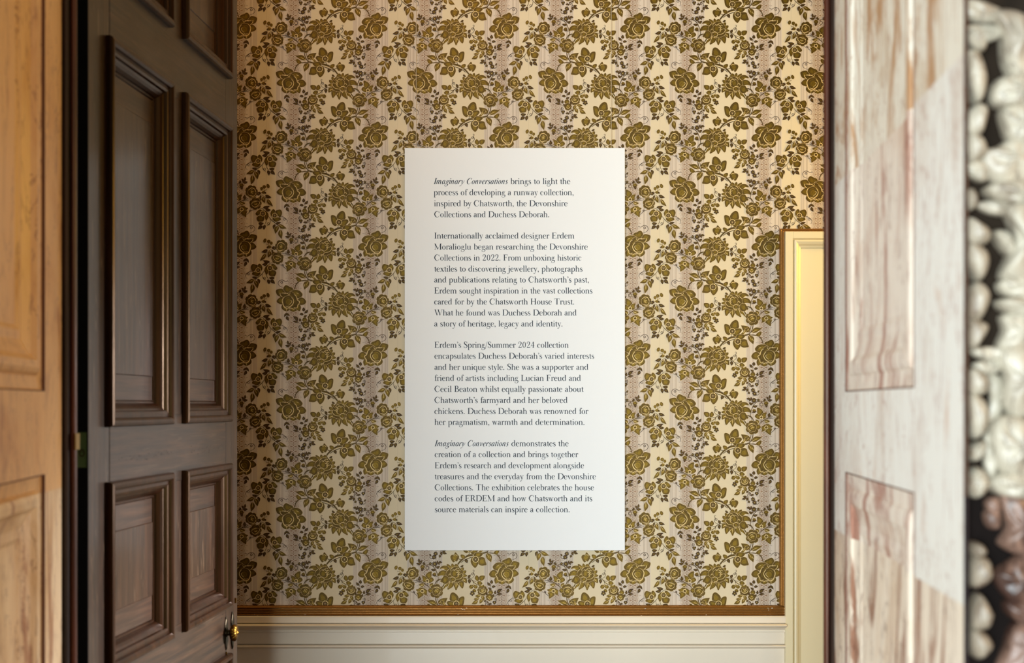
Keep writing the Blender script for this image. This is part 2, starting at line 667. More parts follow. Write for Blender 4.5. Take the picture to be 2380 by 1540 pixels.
def build_motif():
    """list of (colour, polygon) in painter's order"""
    out = []
    fx, fy, sx, sy = FRAMES['A']
    def edge(pl, w=8):
        c = pl + [pl[0]]
        for q in ribbon(c, [w] * len(c)):
            out.append(('edge', q))
    def halo(pl, w=12):
        c = pl + [pl[0], pl[1]]
        for q in ribbon(c, [w] * len(c)):
            out.append(('cream', q))
    def body(pl, hi=True):
        halo(pl)
        edge(pl, 7)
        out.append(('body', pl))
        if hi:
            out.append(('dark', shrink(pl, .83)))
            out.append(('body', shrink(pl, .79)))
            n = len(pl)
            out.append(('light', shrink(pl, .5)))
            out.append(('', None))
            c = shrink(pl, .66)
            for a in (0, n // 2):
                arc = c[a:a + max(n // 3, 2) + 1]
                for q in ribbon(arc, [3 + 4 * math.sin(math.pi * i / (len(arc) - 1)) for i in range(len(arc))]):
                    out.append(('light', q))
    def stroke(col, pts, w, taper=True):
        out.append(('', None))
        s = smooth(pts, False, 4)
        n = len(s)
        ws = [w * (1 - .45 * abs(2 * i / (n - 1) - 1) ** 2) if taper else w for i in range(n)]
        for q in ribbon(s, ws):
            out.append((col, q))
    def circle(x, y, r, n=16):
        return [(x + r * math.cos(2 * math.pi * i / n), y + r * math.sin(2 * math.pi * i / n)) for i in range(n)]
    for line in MOTIF.strip().splitlines():
        tk = line.split()
        if tk[0] in FRAMES and len(tk) == 1:
            fx, fy, sx, sy = FRAMES[tk[0]]
            continue
        k = tk[0]
        out.append(('', None))
        ab = abs(sx)
        pts = [tuple(map(float, t.split(','))) for t in tk[1:] if ',' in t]
        pts = [(fx + p[0] * sx, fy + p[1] * sy) for p in pts]
        num = [float(t) for t in tk[1:] if ',' not in t]
        if k == 'P':
            body(smooth(pts, True, 3))
        elif k in 'STCDH':
            col = {'S': 'stem', 'T': 'dark', 'C': 'cream', 'D': 'dark', 'H': 'light'}[k]
            w = num[0] * ab
            if k == 'S':
                stroke('dark', pts, w * 1.25)
                stroke('body', pts, w * .6)
            elif k == 'T':
                stroke('dark', pts, max(w, 7.5))
            elif k == 'C':
                stroke('cream', pts, max(w * 1.15, 6.5))
            else:
                stroke(col, pts, w)
        elif k in 'Ll':
            (x0, y0), (x1, y1) = pts
            w = num[0] * ab * (.55 if k == 'L' else .62)
            dx, dy = x1 - x0, y1 - y0
            d = math.hypot(dx, dy)
            ux, uy = dx / d, dy / d
            pl = []
            prof = [(0, 0), (.12, .55), (.32, 1), (.55, .92), (.78, .5), (1, 0)]
            for t, s in prof:
                b = .08 * d * math.sin(t * math.pi)
                pl.append((x0 + dx * t - uy * (w * s + b), y0 + dy * t + ux * (w * s + b)))
            for t, s in prof[-2:0:-1]:
                b = .08 * d * math.sin(t * math.pi)
                pl.append((x0 + dx * t - uy * (-w * s + b), y0 + dy * t + ux * (-w * s + b)))
            pl = smooth(pl[:5], False, 2)[:-1] + [pl[5]] + smooth(pl[6:] + [pl[0]], False, 2)[:-1]
            if k == 'L':
                body(pl)
                out.append(('cream', ribbon([(x0, y0), (x0 + dx * .5 - uy * .05 * d, y0 + dy * .5 + ux * .05 * d)], [5, 3])[0]))
            else:
                edge(pl, 4)
                out.append(('dark', pl))
                out.append(('body', shrink(pl, .55)))
        elif k == 'R':
            x, y = pts[0]; r = num[0] * ab
            out.append(('body', circle(x, y, r * 1.28)))
            for i in range(9):
                a0 = 2 * math.pi * i / 9
                arc = [(x + r * math.cos(a0 + t * .6), y + r * math.sin(a0 + t * .6)) for t in (0, .5, 1)]
                for q in ribbon(arc, [9, 11, 9]):
                    out.append(('cream', q))
            out.append(('dark', blob(x, y, r * .68, 6, .35)))
            for i in range(6):
                a0 = 2 * math.pi * (i + .5) / 6
                out.append(('cream', circle(x + r * .4 * math.cos(a0), y + r * .4 * math.sin(a0), r * .09, 5)))
            out.append(('cream', circle(x, y, r * .16, 6)))
        elif k == 'r':
            x, y = pts[0]; r = num[0] * ab
            c = circle(x, y, r)
            for q in ribbon(c + [c[0]], [9] * 17):
                out.append(('cream', q))
            out.append(('dark', circle(x, y, r * .6)))
            out.append(('light', circle(x, y, r * .3, 8)))
        elif k == 'o':
            w, = num[:1]; x, y = pts[0]; r = num[1] * ab
            c = circle(x, y, r)
            for q in ribbon(c + [c[0]], [max(w * ab, 6)] * 17):
                out.append(('dark', q))
        elif k == 'B':
            x, y = pts[0]; rx, ry, an = num[0] * ab, num[1] * ab, math.radians(num[2])
            pl = [(x + rx * math.cos(t) * math.cos(an) - ry * math.sin(t) * math.sin(an),
                   y + rx * math.cos(t) * math.sin(an) + ry * math.sin(t) * math.cos(an)) for t in [2 * math.pi * i / 14 for i in range(14)]]
            body(pl)
        elif k in 'Kk':
            x, y = pts[0]; r = num[0] * ab; nl = int(num[1])
            pl = blob(x, y, r * (1.12 if k == 'K' else 1.04), nl, .4 if k == 'K' else .17, .3 * r)
            if k == 'k':
                body(pl)
                for i in range(nl):
                    a = 2 * math.pi * (i) / nl + .3 * r
                    q = ribbon([(x + r * .9 * math.cos(a), y + r * .9 * math.sin(a)), (x + r * .5 * math.cos(a + .3), y + r * .5 * math.sin(a + .3))], [7, 4])[0]
                    out.append(('dark', q))
            else:
                out.append(('dark', pl))
                out.append(('body', shrink(pl, .6)))
                out.append(('cream', circle(x, y, r * .14, 6)))
    return out

# ---------------------------------------------------------------- a small old-style serif, drawn as strokes
# units: x-height 88, capital height 138.  s = smooth stroke, l = straight stroke, triples are x, y, pen width
GLYPHS = {
 'a': (80, "s 14,66,5 18,78,10 36,88,7 52,82,12 57,62,17 57,30,17 59,10,14 70,3,5 78,10,3 | s 57,52,4 34,44,9 16,34,15 13,17,17 26,3,8 42,6,6 57,22,4 | d 17,68,8"),
 'b': (96, "l 22,136,17 22,4,15 | l 6,134,6 22,136,8 | s 22,66,4 40,86,7 62,84,13 80,62,18 82,42,19 76,20,16 58,2,7 38,3,5 22,14,4 | l 22,6,10 14,-1,4"),
 'c': (80, "s 68,68,5 58,84,8 42,88,6 22,76,14 12,46,19 20,16,15 40,1,7 58,6,5 71,20,3 | d 66,68,8"),
 'd': (98, "l 74,136,17 74,8,16 | l 58,134,6 74,136,8 | s 74,70,4 58,86,6 38,85,10 18,66,17 13,43,19 20,18,16 40,1,7 58,6,5 74,22,4 | l 74,3,8 92,4,5"),
 'e': (82, "s 14,50,4 40,50,5 70,50,5 | s 70,50,12 66,74,12 44,88,6 22,76,14 12,46,19 20,16,15 42,0,8 60,6,6 73,20,3"),
 'f': (56, "s 66,126,6 56,138,7 42,136,7 31,118,14 30,90,17 30,4,16 | l 8,85,6 54,85,6 | l 10,3,6 54,3,6 | d 62,124,9"),
 'g': (86, "e 38,58,26,31,16,5 | s 60,76,4 70,88,6 80,84,8 | s 24,32,5 12,22,8 20,8,10 50,6,14 72,0,15 76,-18,13 62,-42,8 36,-50,6 12,-42,8 6,-26,8 16,-8,5 28,4,4"),
 'h': (100, "l 22,136,17 22,4,16 | l 6,134,6 22,136,8 | s 22,62,4 38,82,7 60,86,10 76,68,16 77,40,17 77,4,16 | l 6,3,6 40,3,6 | l 60,3,6 95,3,6"),
 'i': (48, "l 24,86,17 24,4,16 | l 8,82,5 24,86,8 | l 7,3,6 43,3,6 | d 23,124,10"),
 'j': (44, "s 26,86,17 26,40,17 25,-10,16 16,-38,10 0,-50,6 -12,-44,8 | l 10,82,5 26,86,8 | d 25,124,10 | d -10,-40,8"),
 'l': (48, "l 24,136,17 24,4,16 | l 8,134,6 24,136,8 | l 7,3,6 43,3,6"),
 'm': (150, "l 22,86,16 22,4,16 | l 6,82,5 22,86,8 | s 22,62,4 38,82,7 56,86,10 72,68,16 73,40,17 73,4,16 | s 73,60,4 90,82,7 110,86,10 125,68,16 126,40,17 126,4,16 | l 6,3,6 38,3,6 | l 58,3,6 90,3,6 | l 110,3,6 144,3,6"),
 'n': (100, "l 22,86,16 22,4,16 | l 6,82,5 22,86,8 | s 22,62,4 38,82,7 60,86,10 76,68,16 77,40,17 77,4,16 | l 6,3,6 40,3,6 | l 60,3,6 95,3,6"),
 'o': (92, "e 46,44,40,46,19,5"),
 'p': (98, "l 22,86,17 22,-50,16 | l 6,82,5 22,86,8 | s 22,66,4 40,86,7 62,84,13 80,62,18 82,42,19 76,20,16 58,2,7 38,3,5 22,18,4 | l 6,-50,6 42,-50,6"),
 'q': (98, "l 75,84,14 75,-50,16 | s 75,70,4 58,86,6 38,85,10 18,66,17 13,43,19 20,18,16 40,1,7 58,6,5 75,22,4 | l 58,-50,6 94,-50,6 | l 75,80,5 86,90,4"),
 'r': (66, "l 22,86,16 22,4,16 | l 6,82,5 22,86,8 | s 22,56,4 34,78,6 50,87,9 60,82,9 | l 6,3,6 44,3,6 | d 58,76,9"),
 's': (68, "s 54,68,5 50,82,7 34,88,7 18,80,11 16,62,15 32,48,17 50,36,17 56,18,14 44,2,8 28,0,6 12,10,6 9,26,4"),
 't': (52, "s 26,110,6 26,84,16 26,40,16 27,14,15 36,2,9 50,12,4 | l 4,85,6 48,85,6 | l 10,87,5 26,110,4"),
 'u': (100, "s 21,85,17 21,30,17 26,8,14 44,0,8 60,8,6 74,26,4 | l 74,86,17 74,8,16 | l 5,84,6 22,85,6 | l 58,84,6 75,85,6 | l 74,3,8 94,4,5"),
 'v': (82, "l 16,86,17 45,2,12 | l 43,2,5 68,86,6 | l 2,85,6 34,85,6 | l 54,85,6 82,85,6"),
 'w': (122, "l 16,86,17 41,2,12 | l 40,2,5 60,82,5 | l 56,86,17 82,2,12 | l 80,2,5 104,86,6 | l 2,85,6 34,85,6 | l 44,85,6 70,85,6 | l 90,85,6 118,85,6"),
 'x': (90, "l 20,86,18 72,3,18 | l 70,86,6 17,3,6 | l 4,85,6 38,85,6 | l 56,85,6 84,85,6 | l 3,3,6 32,3,6 | l 54,3,6 88,3,6"),
 'y': (82, "l 16,86,17 46,2,12 | s 70,86,6 45,0,6 32,-32,6 20,-48,7 6,-42,7 | l 2,85,6 34,85,6 | l 56,85,6 84,85,6 | d 9,-40,9"),
 'C': (132, "s 112,96,5 98,126,6 74,140,6 40,124,15 16,84,20 16,54,20 38,14,15 72,-2,6 98,10,5 116,40,4 | l 113,138,5 113,94,5"),
 'D': (142, "l 30,136,20 30,3,20 | s 30,135,6 64,136,7 104,122,14 128,86,20 128,54,20 104,14,14 64,3,7 30,3,6 | l 8,135,6 32,135,6 | l 8,3,6 32,3,6"),
 'I': (60, "l 30,136,20 30,3,20 | l 8,135,6 54,135,6 | l 8,3,6 54,3,6"),
 'M': (172, "l 22,136,20 82,6,14 | l 82,6,5 144,136,6 | l 144,136,20 144,3,20 | l 23,134,6 23,3,6 | l 4,135,6 32,135,6 | l 138,135,6 166,135,6 | l 5,3,6 42,3,6 | l 122,3,6 168,3,6"),
 'E': (116, "l 30,136,20 30,3,20 | l 8,135,7 98,135,7 | l 8,3,7 102,3,7 | l 30,72,6 76,72,6 | l 98,138,8 100,106,3 | l 102,0,8 108,38,3 | l 77,92,4 77,52,4"),
 'F': (108, "l 30,136,20 30,3,20 | l 8,135,7 98,135,7 | l 8,3,6 56,3,6 | l 30,70,6 76,70,6 | l 98,138,8 100,106,3 | l 77,90,4 77,50,4"),
 'W': (196, "l 24,136,20 66,4,14 | l 65,4,5 104,130,6 | l 92,136,20 134,4,14 | l 133,4,5 176,136,6 | l 4,135,6 48,135,6 | l 76,135,6 116,135,6 | l 158,135,6 194,135,6"),
 'S': (94, "s 76,104,5 70,128,8 48,140,7 24,128,14 18,104,18 34,82,20 62,64,21 80,38,18 68,10,12 44,-2,7 20,10,7 11,40,4 | l 77,138,5 77,102,5 | l 11,0,5 11,40,5"),
 'L': (112, "l 30,136,20 30,3,20 | l 8,135,6 56,135,6 | l 8,3,7 100,3,7 | l 100,0,8 106,42,3"),
 'B': (114, "l 30,136,20 30,3,20 | l 8,135,6 32,135,6 | l 8,3,6 32,3,6 | s 30,135,6 62,136,8 82,122,16 84,96,17 66,76,9 30,72,5 | s 40,72,5 76,68,9 96,50,18 96,24,19 76,5,9 30,3,6"),
 'T': (128, "l 62,136,20 62,3,20 | l 8,135,7 116,135,7 | l 40,3,6 84,3,6 | l 8,138,8 4,102,3 | l 116,138,8 120,102,3"),
 'R': (124, "l 30,136,20 30,3,20 | l 8,135,6 32,135,6 | l 8,3,6 54,3,6 | s 30,135,6 64,136,8 86,122,16 88,96,18 68,72,9 30,66,5 | s 58,70,10 82,46,18 96,18,17 114,3,7 122,6,4"),
 '2': (94, "s 14,104,6 20,128,9 44,138,8 68,126,15 72,98,17 56,64,12 32,30,7 14,10,6 | l 12,8,15 80,8,15 | l 80,8,10 84,34,3 | d 18,104,9"),
 '0': (98, "e 48,69,38,70,18,6"),
 '4': (98, "l 64,138,17 64,3,17 | l 64,136,6 8,44,6 | l 6,42,8 90,42,8 | l 42,3,6 84,3,6"),
 '.': (42, "d 20,9,11"),
 ',': (42, "d 20,9,11 | s 28,8,8 28,-8,7 16,-26,3"),
 '\u2019': (34, "d 18,128,10 | s 26,127,8 26,112,6 12,94,3"),
 '/': (54, "l 2,-26,7 48,140,7"),
}
ITALIC = {
 'I': (52, "l 26,136,20 26,3,20 | l 6,135,6 46,135,6 | l 6,3,6 46,3,6"),
 'm': (124, "l 16,84,15 16,2,16 | s 16,40,4 30,76,8 44,86,10 54,72,15 54,2,15 | s 54,40,4 70,76,8 84,86,10 94,72,15 93,18,15 100,2,8 112,14,4 | l 4,76,4 16,84,7"),
 'a': (80, "s 56,80,6 38,88,7 18,68,16 12,36,18 22,6,12 38,8,7 56,46,4 | s 60,86,14 57,30,15 60,6,10 74,16,4"),
 'g': (76, "e 38,58,24,30,16,5 | s 56,78,4 66,86,6 76,82,8 | s 26,32,5 14,22,8 22,8,10 46,4,14 62,-6,15 62,-26,13 44,-44,8 20,-48,6 2,-38,8 2,-20,8 20,0,5"),
 'i': (40, "s 4,74,4 20,86,12 18,30,15 20,6,10 34,16,4 | d 20,124,10"),
 'n': (86, "l 16,84,15 16,2,16 | s 16,40,4 32,76,8 48,86,10 58,72,15 56,18,15 62,2,8 76,14,4 | l 4,76,4 16,84,7"),
 'r': (60, "l 16,84,15 16,2,16 | s 16,40,4 30,74,7 44,87,10 54,80,8 | l 4,76,4 16,84,7 | d 53,78,8"),
 'y': (76, "s 4,76,4 16,86,9 24,60,15 30,10,14 | s 62,84,10 62,50,7 40,6,6 16,-34,7 0,-46,7 | d 2,-42,8"),
 'C': (112, "s 98,100,5 88,128,6 66,140,6 36,124,15 16,84,19 16,54,19 34,14,15 62,-2,6 84,10,5 98,34,4 | l 98,138,5 98,98,5"),
 'o': (76, "e 38,44,31,46,17,5"),
 'v': (74, "s 4,76,4 16,86,9 24,60,16 26,8,14 | s 26,4,5 52,36,6 60,66,10 54,84,11"),
 'e': (66, "s 14,42,4 40,50,6 54,66,11 48,84,9 34,88,6 16,68,15 11,38,18 18,8,13 36,2,7 56,20,3"),
 's': (58, "s 46,70,5 42,84,7 28,88,7 15,76,13 22,56,15 38,40,16 42,18,14 30,2,8 14,2,6 4,14,6"),
 't': (46, "s 26,116,5 22,84,15 18,30,15 22,4,9 38,14,4 | l 6,85,6 42,85,6"),
}

def glyph(desc):
    """outline pieces of one glyph, y upwards"""
    out = []
    for part in desc.split('|'):
        tk = part.split()
        k = tk[0]
        v = [tuple(map(float, t.split(','))) for t in tk[1:]]
        if k == 's':
            p = smooth(v, False, 5)
            out += ribbon([(a[0], a[1]) for a in p], [max(a[2], 3) * 1.09 for a in p])
        elif k == 'l':
            out += ribbon([(a[0], a[1]) for a in v], [a[2] * 1.09 for a in v])
        elif k == 'd':
            x, y, r = v[0]
            out.append([(x + r * math.cos(i * math.pi / 5), y + r * math.sin(i * math.pi / 5)) for i in range(10)])
        elif k == 'e':
            x, y, rx, ry, wt, wn = v[0] if len(v[0]) == 6 else v[0] + v[1]
            n = 26
            o = [(x + rx * math.cos(2 * math.pi * i / n), y + ry * math.sin(2 * math.pi * i / n)) for i in range(n + 1)]
            q = [(x + (rx - wt) * math.cos(2 * math.pi * i / n), y + (ry - wn) * math.sin(2 * math.pi * i / n)) for i in range(n + 1)]
            out += [[o[i], o[i + 1], q[i + 1], q[i]] for i in range(n)]
    return out

SPACE = 52
# (text, left px, right px, baseline px) as they stand on the board; *...* is italic
LINES = [
 [("*Imaginary Conversations* brings to light the", 1008, 1325.5, 427.7),
  ("process of developing a runway collection,", 1008, 1333.5, 453.4),
  ("inspired by Chatsworth, the Devonshire", 1008.5, 1319, 479),
  ("Collections and Duchess Deborah.", 1009, 1277, 504.5)],
 [("Internationally acclaimed designer Erdem", 1009, 1335, 554.2),
  ("Moralioglu began researching the Devonshire", 1009, 1366, 579.7),
  ("Collections in 2022. From unboxing historic", 1009, 1351.5, 605.2),
  ("textiles to discovering jewellery, photographs", 1009, 1354, 630.8),
  ("and publications relating to Chatsworth\u2019s past,", 1009, 1369, 656.2),
  ("Erdem sought inspiration in the vast collections", 1009, 1377, 681.8),
  ("cared for by the Chatsworth House Trust.", 1009, 1335, 707.3),
  ("What he found was Duchess Deborah and", 1009, 1340, 732.8),
  ("a story of heritage, legacy and identity.", 1009, 1308, 758.3)],
 [("Erdem\u2019s Spring/Summer 2024 collection", 1009.5, 1321.5, 807.8),
  ("encapsulates Duchess Deborah\u2019s varied interests", 1009.5, 1381, 833.3),
  ("and her unique style. She was a supporter and", 1009.5, 1367.5, 859),
  ("friend of artists including Lucian Freud and", 1009.5, 1350, 884.6),
  ("Cecil Beaton whilst equally passionate about", 1009.5, 1356, 910.2),
  ("Chatsworth\u2019s farmyard and her beloved", 1009.5, 1319, 936),
  ("chickens. Duchess Deborah was renowned for", 1009.5, 1367, 961.6),
  ("her pragmatism, warmth and determination.", 1009.5, 1359, 987)],
 [("*Imaginary Conversations* demonstrates the", 1010, 1321.5, 1036.6),
  ("creation of a collection and brings together", 1010, 1343.5, 1062),
  ("Erdem\u2019s research and development alongside", 1010, 1357.5, 1087.7),
  ("treasures and the everyday from the Devonshire", 1010, 1385, 1113.2),
  ("Collections. The exhibition celebrates the house", 1010, 1380.5, 1138.8),
  ("codes of ERDEM and how Chatsworth and its", 1010, 1376.5, 1164.3),
  ("source materials can inspire a collection.", 1010, 1324.5, 1189.8)]]

GLYPHS['k'] = (96, "l 22,136,17 22,4,16 | l 6,134,6 22,136,8 | l 24,36,5 68,85,6 | l 38,54,14 76,5,16 | l 54,85,6 86,85,6 | l 6,3,6 40,3,6 | l 56,3,6 92,3,6")
GLYPHS['H'] = (142, "l 30,136,20 30,3,20 | l 112,136,20 112,3,20 | l 30,72,7 112,72,7 | l 8,135,6 52,135,6 | l 8,3,6 52,3,6 | l 90,135,6 134,135,6 | l 90,3,6 134,3,6")

def set_line(text, x0, x1, yb, unit=9.917):
    """polygons in picture pixels (y down)"""
    ital = False
    run = []
    x = 0.0
    for ch in text:
        if ch == '*':
            ital = not ital
            if not ital:
                x += 10
            continue
        if ch == ' ':
            x += SPACE * (.9 if ital else 1)
            continue
        adv, d = (ITALIC if ital and ch in ITALIC else GLYPHS)[ch]
        run.append((x, d, ital))
        x += adv
    sx = (x1 - x0) / (x - 4)
    out = []
    for gx, d, it in run:
        for p in glyph(d):
            out.append([(x0 + (gx + a + (b * .27 - 6 if it else 0)) * sx, yb - b / unit) for a, b in p])
    return out

# ================================================================ materials
M = {}
M['paper'] = plain('wallpaper_ground', (220, 203, 168), .62, vary=.05, bscale=3)
M['band'] = plain('wallpaper_stripe', (212, 196, 176), .62)
M['rule'] = plain('wallpaper_rule', (172, 152, 128), .6)
M['lace'] = plain('lace_print', (134, 96, 62), .5)
M['lace_dark'] = plain('lace_print_dark', (92, 64, 46), .5)
M['lace_ground'] = plain('lace_ground_print', (198, 180, 158), .6)
M['seam'] = plain('paper_seam', (190, 172, 140), .7)
M['edge'] = plain('flock_edge', (92, 56, 9), .55, .1, .3)
M['dark'] = plain('flock_dark_brown', (62, 38, 6), .6, .05, .25)  # dark brown flock of small leaves, tendrils and petal lines
M['stem'] = plain('flock_stem', (76, 52, 7), .5, .2, .3)
M['body'] = plain('flock_olive', (88, 66, 2), .42, .6, bump=.3, bscale=900)
M['light'] = plain('flock_light_olive', (116, 90, 5), .40, .6, bump=.3, bscale=900)
M['cream'] = plain('flock_gilt_line', (232, 204, 138), .5, .1)
M['paint'] = plain('cream_paint', (230, 217, 196), .34, coat=.1, bump=.06, bscale=40)
M['gilt'] = plain('worn_gilding', (184, 132, 64), .34, .6, bump=.2, bscale=300, vary=.35)
M['board'] = plain('sign_board_white', (238, 241, 243), .55)
M['ink'] = plain('navy_lettering', (16, 34, 54), .6)
M['wire'] = plain('hanging_wire', (214, 204, 184), .5)
M['oak'] = oak('dark_oak', base=(50, 32, 19), dark=(28, 17, 9))
M['oak_h'] = oak('dark_oak_across', True, (50, 32, 19), (30, 18, 10))
M['oak_panel'] = oak('oak_panel', base=(62, 42, 28), dark=(38, 25, 16), rough=.34)
M['oak_panel_h'] = oak('oak_panel_across', True, (64, 43, 29), (40, 26, 17), rough=.4)
M['oak_mould'] = oak('oak_moulding', base=(42, 22, 11), dark=(22, 12, 6), flecks=False, rough=.3, coat=0, tint=(1, .55, .2, 1))
M['frame'] = oak('door_frame_oak', base=(30, 18, 14), dark=(12, 7, 6), flecks=False, rough=.5, coat=0)
M['frame_red'] = oak('door_frame_bead', base=(66, 30, 18), dark=(36, 14, 9), flecks=False, rough=.35, coat=.1)
M['brass'] = plain('old_brass', (136, 98, 38), .34, 1.0, vary=.5, bscale=60)
M['brass_dark'] = plain('tarnished_brass', (44, 36, 22), .35, .9)
M['hinge_shade'] = plain('shade_black', (9, 10, 12), .95, spec=.1)  # near-black colour standing in for shade on the door's hinge edge
M['strike'] = plain('dull_brass', (128, 104, 54), .5, .6)
M['green'] = plain('green_enamel', (48, 70, 10), .5)
M['marble'] = marble('pale_marble', (230, 230, 221), (212, 203, 190), (196, 160, 134), (158, 112, 96), .62, 2)
M['marble_panel'] = marble('stained_panel_marble', (226, 216, 200), (206, 182, 162), (158, 100, 78), (126, 78, 66), .53, 3)
M['marble_up'] = marble('ochre_stained_marble', (228, 224, 208), (204, 190, 166), (172, 124, 76), (150, 104, 74), .515, 9)
M['marble_low'] = marble('brown_marble', (230, 218, 198), (208, 184, 156), (136, 80, 50), (96, 54, 38), .53, 5)
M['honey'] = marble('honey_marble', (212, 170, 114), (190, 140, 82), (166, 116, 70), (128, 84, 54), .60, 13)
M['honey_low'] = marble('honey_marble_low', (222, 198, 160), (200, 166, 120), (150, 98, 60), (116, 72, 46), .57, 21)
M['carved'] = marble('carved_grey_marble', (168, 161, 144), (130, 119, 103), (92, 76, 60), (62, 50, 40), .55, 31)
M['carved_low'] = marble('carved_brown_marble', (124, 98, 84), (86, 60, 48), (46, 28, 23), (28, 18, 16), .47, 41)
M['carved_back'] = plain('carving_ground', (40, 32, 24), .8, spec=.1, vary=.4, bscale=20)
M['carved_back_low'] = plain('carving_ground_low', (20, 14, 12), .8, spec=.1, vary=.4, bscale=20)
M['jib_paint'] = plain('ivory_paint', (232, 218, 180), .3, coat=.15)
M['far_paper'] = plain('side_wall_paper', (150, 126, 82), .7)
M['joint'] = plain('dark_joint', (96, 60, 44), .7)
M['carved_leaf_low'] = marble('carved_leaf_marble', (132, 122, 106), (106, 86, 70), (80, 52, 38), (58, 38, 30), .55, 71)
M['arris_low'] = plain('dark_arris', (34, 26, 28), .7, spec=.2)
M['arris'] = plain('brown_arris', (70, 50, 38), .6, spec=.2)
M['plaster'] = plain('plaster_cream', (196, 184, 160), .8)
M['floorwood'] = oak('floor_oak', True, (112, 78, 46), (70, 46, 26), False, .35)

# ================================================================ structure: shell of the papered room and the thick wall
D_NEAR, D_FAR = 1.365, 2.2
CEIL, HEAD = 3.62, 3.16
XL, XR = -2.1, 2.1
Y = lambda d: d + CAMY
KW = 4.06 / F

wall = empty('wall_back', (0, 0, 0), 'far wall hung with cream paper flocked in olive roses', 'wall', 'structure')
mb = MB()
mb.box(flat, XL - .1, XR + .1, 0, CEIL, -.2, 0)
mb.build('wallpaper', M['paper'], wall)

def slab(name, x0, x1, y0, y1, z0, z1, m, label, cat):
    mb = MB()
    mb.box(lambda u, v, n: (u, n, v), x0, x1, z0, z1, y0, y1)
    o = mb.build(name, m, None, 'structure')
    tag(o, label, cat)
    return o
slab('ceiling', XL - .1, XR + .1, Y(D_FAR) - .0, .2, CEIL, CEIL + .1, M['plaster'], 'plain plaster ceiling of the papered room', 'ceiling')
slab('wall_left', XL - .15, XL, Y(2.36), 0, 0, CEIL, M['far_paper'], 'side wall of the papered room behind the oak door', 'wall')
slab('wall_right', XR, XR + .15, Y(2.36), 0, 0, CEIL, M['far_paper'], 'side wall of the papered room beyond the cream door', 'wall')

# floor of boards
fl = empty('floor', (0, 0, 0), 'oak floor boards running towards the papered wall', 'floor', 'structure')
mb = MB()
mb.box(lambda u, v, n: (u, v, n), -3.0, 3.0, -8.0, .2, -.1, -.022)
mb.build('subfloor', M['floorwood'], fl)
fb = None
for i in range(30):
    mb = MB()
    x0 = -3.0 + i * .2
    if fb is None:
        mb.box(lambda u, v, n: (u, v, n), x0 + .002, x0 + .198, -8.0, .2, -.022, 0, .002)
        fb = mb.build('floor_board', M['floorwood'], fl)
    else:
        o = fb.copy(); COL.objects.link(o); o.parent = fl; o.location = (i * .2, 0, random.uniform(-.0006, 0))

# ---- wallpaper pattern: one repeat as a mesh, shared by every repeat of the paper
def motif_mesh():
    cols = ['cream', 'edge', 'body', 'light', 'dark', 'stem', 'band', 'rule', 'lace', 'lace_dark', 'lace_ground', 'seam']
    ci = {c: i for i, c in enumerate(cols)}
    V, Fc, Mi = [], [], []
    def add(pts, col, n):
        k = len(V)
        V.extend(((p[0] - 1442) / 7 * KW, -n, -p[1] / 7 * KW) for p in pts)
        if len(pts) <= 4:
            Fc.append(tuple(range(k, k + len(pts)))); Mi.append(ci[col])
        else:
            for t in tessellate_polygon([[Vector((p[0], p[1], 0)) for p in pts]]):
                Fc.append(tuple(k + i for i in t)); Mi.append(ci[col])
    # printed ground: stripe bands, rules, lace
    for lx in LACE:
        x0 = lx if lx < 1442 else lx
        add([(x0 - 290, 0), (x0 + 290, 0), (x0 + 290, PH), (x0 - 290, PH)], 'band', .00010)
        add([(x0 - 88, 0), (x0 + 88, 0), (x0 + 88, PH), (x0 - 88, PH)], 'lace_ground', .00014)
        for r in RULES:
            for sg in (-1, 1):
                w_ = 3.2 if r < 240 else 2.2
                add([(x0 + sg * r - w_, 0), (x0 + sg * r + w_, 0), (x0 + sg * r + w_, PH), (x0 + sg * r - w_, PH)], 'rule', .00018)
        st = PH / 22
        h = st / 2
        for j in range(22):
            y = j * st + h
            for sg in (-1, 1):
                q = lambda *pp: [(x0 + sg * a, y + b) for a, b in pp]
                add(q((16, 0), (34, -11), (64, 0), (34, 11)), 'lace', .00022)
                for line, w_ in (([(0, -h + 4), (40, -24), (84, -2)], 3.6), ([(0, h - 4), (40, 24), (84, 2)], 3.6),
                                 ([(14, -h), (58, -26), (100, 0), (58, 26), (14, h)], 2.6),
                                 ([(58, -h), (84, -22), (104, -h)], 2.6), ([(58, h), (84, 22), (104, h)], 2.6),
                                 ([(96, 0), (132, 0)], 3.6)):
                    for qd in ribbon(q(*line), [w_] * len(line)):
                        add(qd, 'lace_dark' if w_ > 3 and len(line) == 2 else 'lace', .00022)
                for a, b in ((57, -h), (104, -20), (104, 20)):
                    add(q((a - 5, b), (a, b - 5), (a + 5, b), (a, b + 5)), 'lace_dark', .00026)
            ring = [(x0 + 13 * math.cos(t * math.pi / 6), y + 17 * math.sin(t * math.pi / 6)) for t in range(12)]
            for qd in ribbon(ring + [ring[0]], [6] * 13):
                add(qd, 'lace', .00026)
            add([(x0, y - 33), (x0 + 10, y - 17), (x0, y - 12), (x0 - 10, y - 17)], 'lace', .00026)
            add([(x0, y + 33), (x0 + 10, y + 17), (x0, y + 12), (x0 - 10, y + 17)], 'lace', .00026)
    add([(374, 0), (376.5, 0), (376.5, PH), (374, PH)], 'seam', .0001)
    motif = build_motif()
    n, last = .0004, None
    for c, p in motif:
        if p is None or c != last:
            n += 9e-7
            last = c
        if p is None:
            continue
        add(p, c, n)
        add([(MIRROR - x, y + PH / 2) for x, y in p], c, n + 4e-7)
    me = bpy.data.meshes.new('wallpaper_repeat')
    me.from_pydata(V, [], Fc)
    for c in cols:
        me.materials.append(M[c])
    me.polygons.foreach_set('material_index', Mi)
    me.update()
    return me

me = motif_mesh()
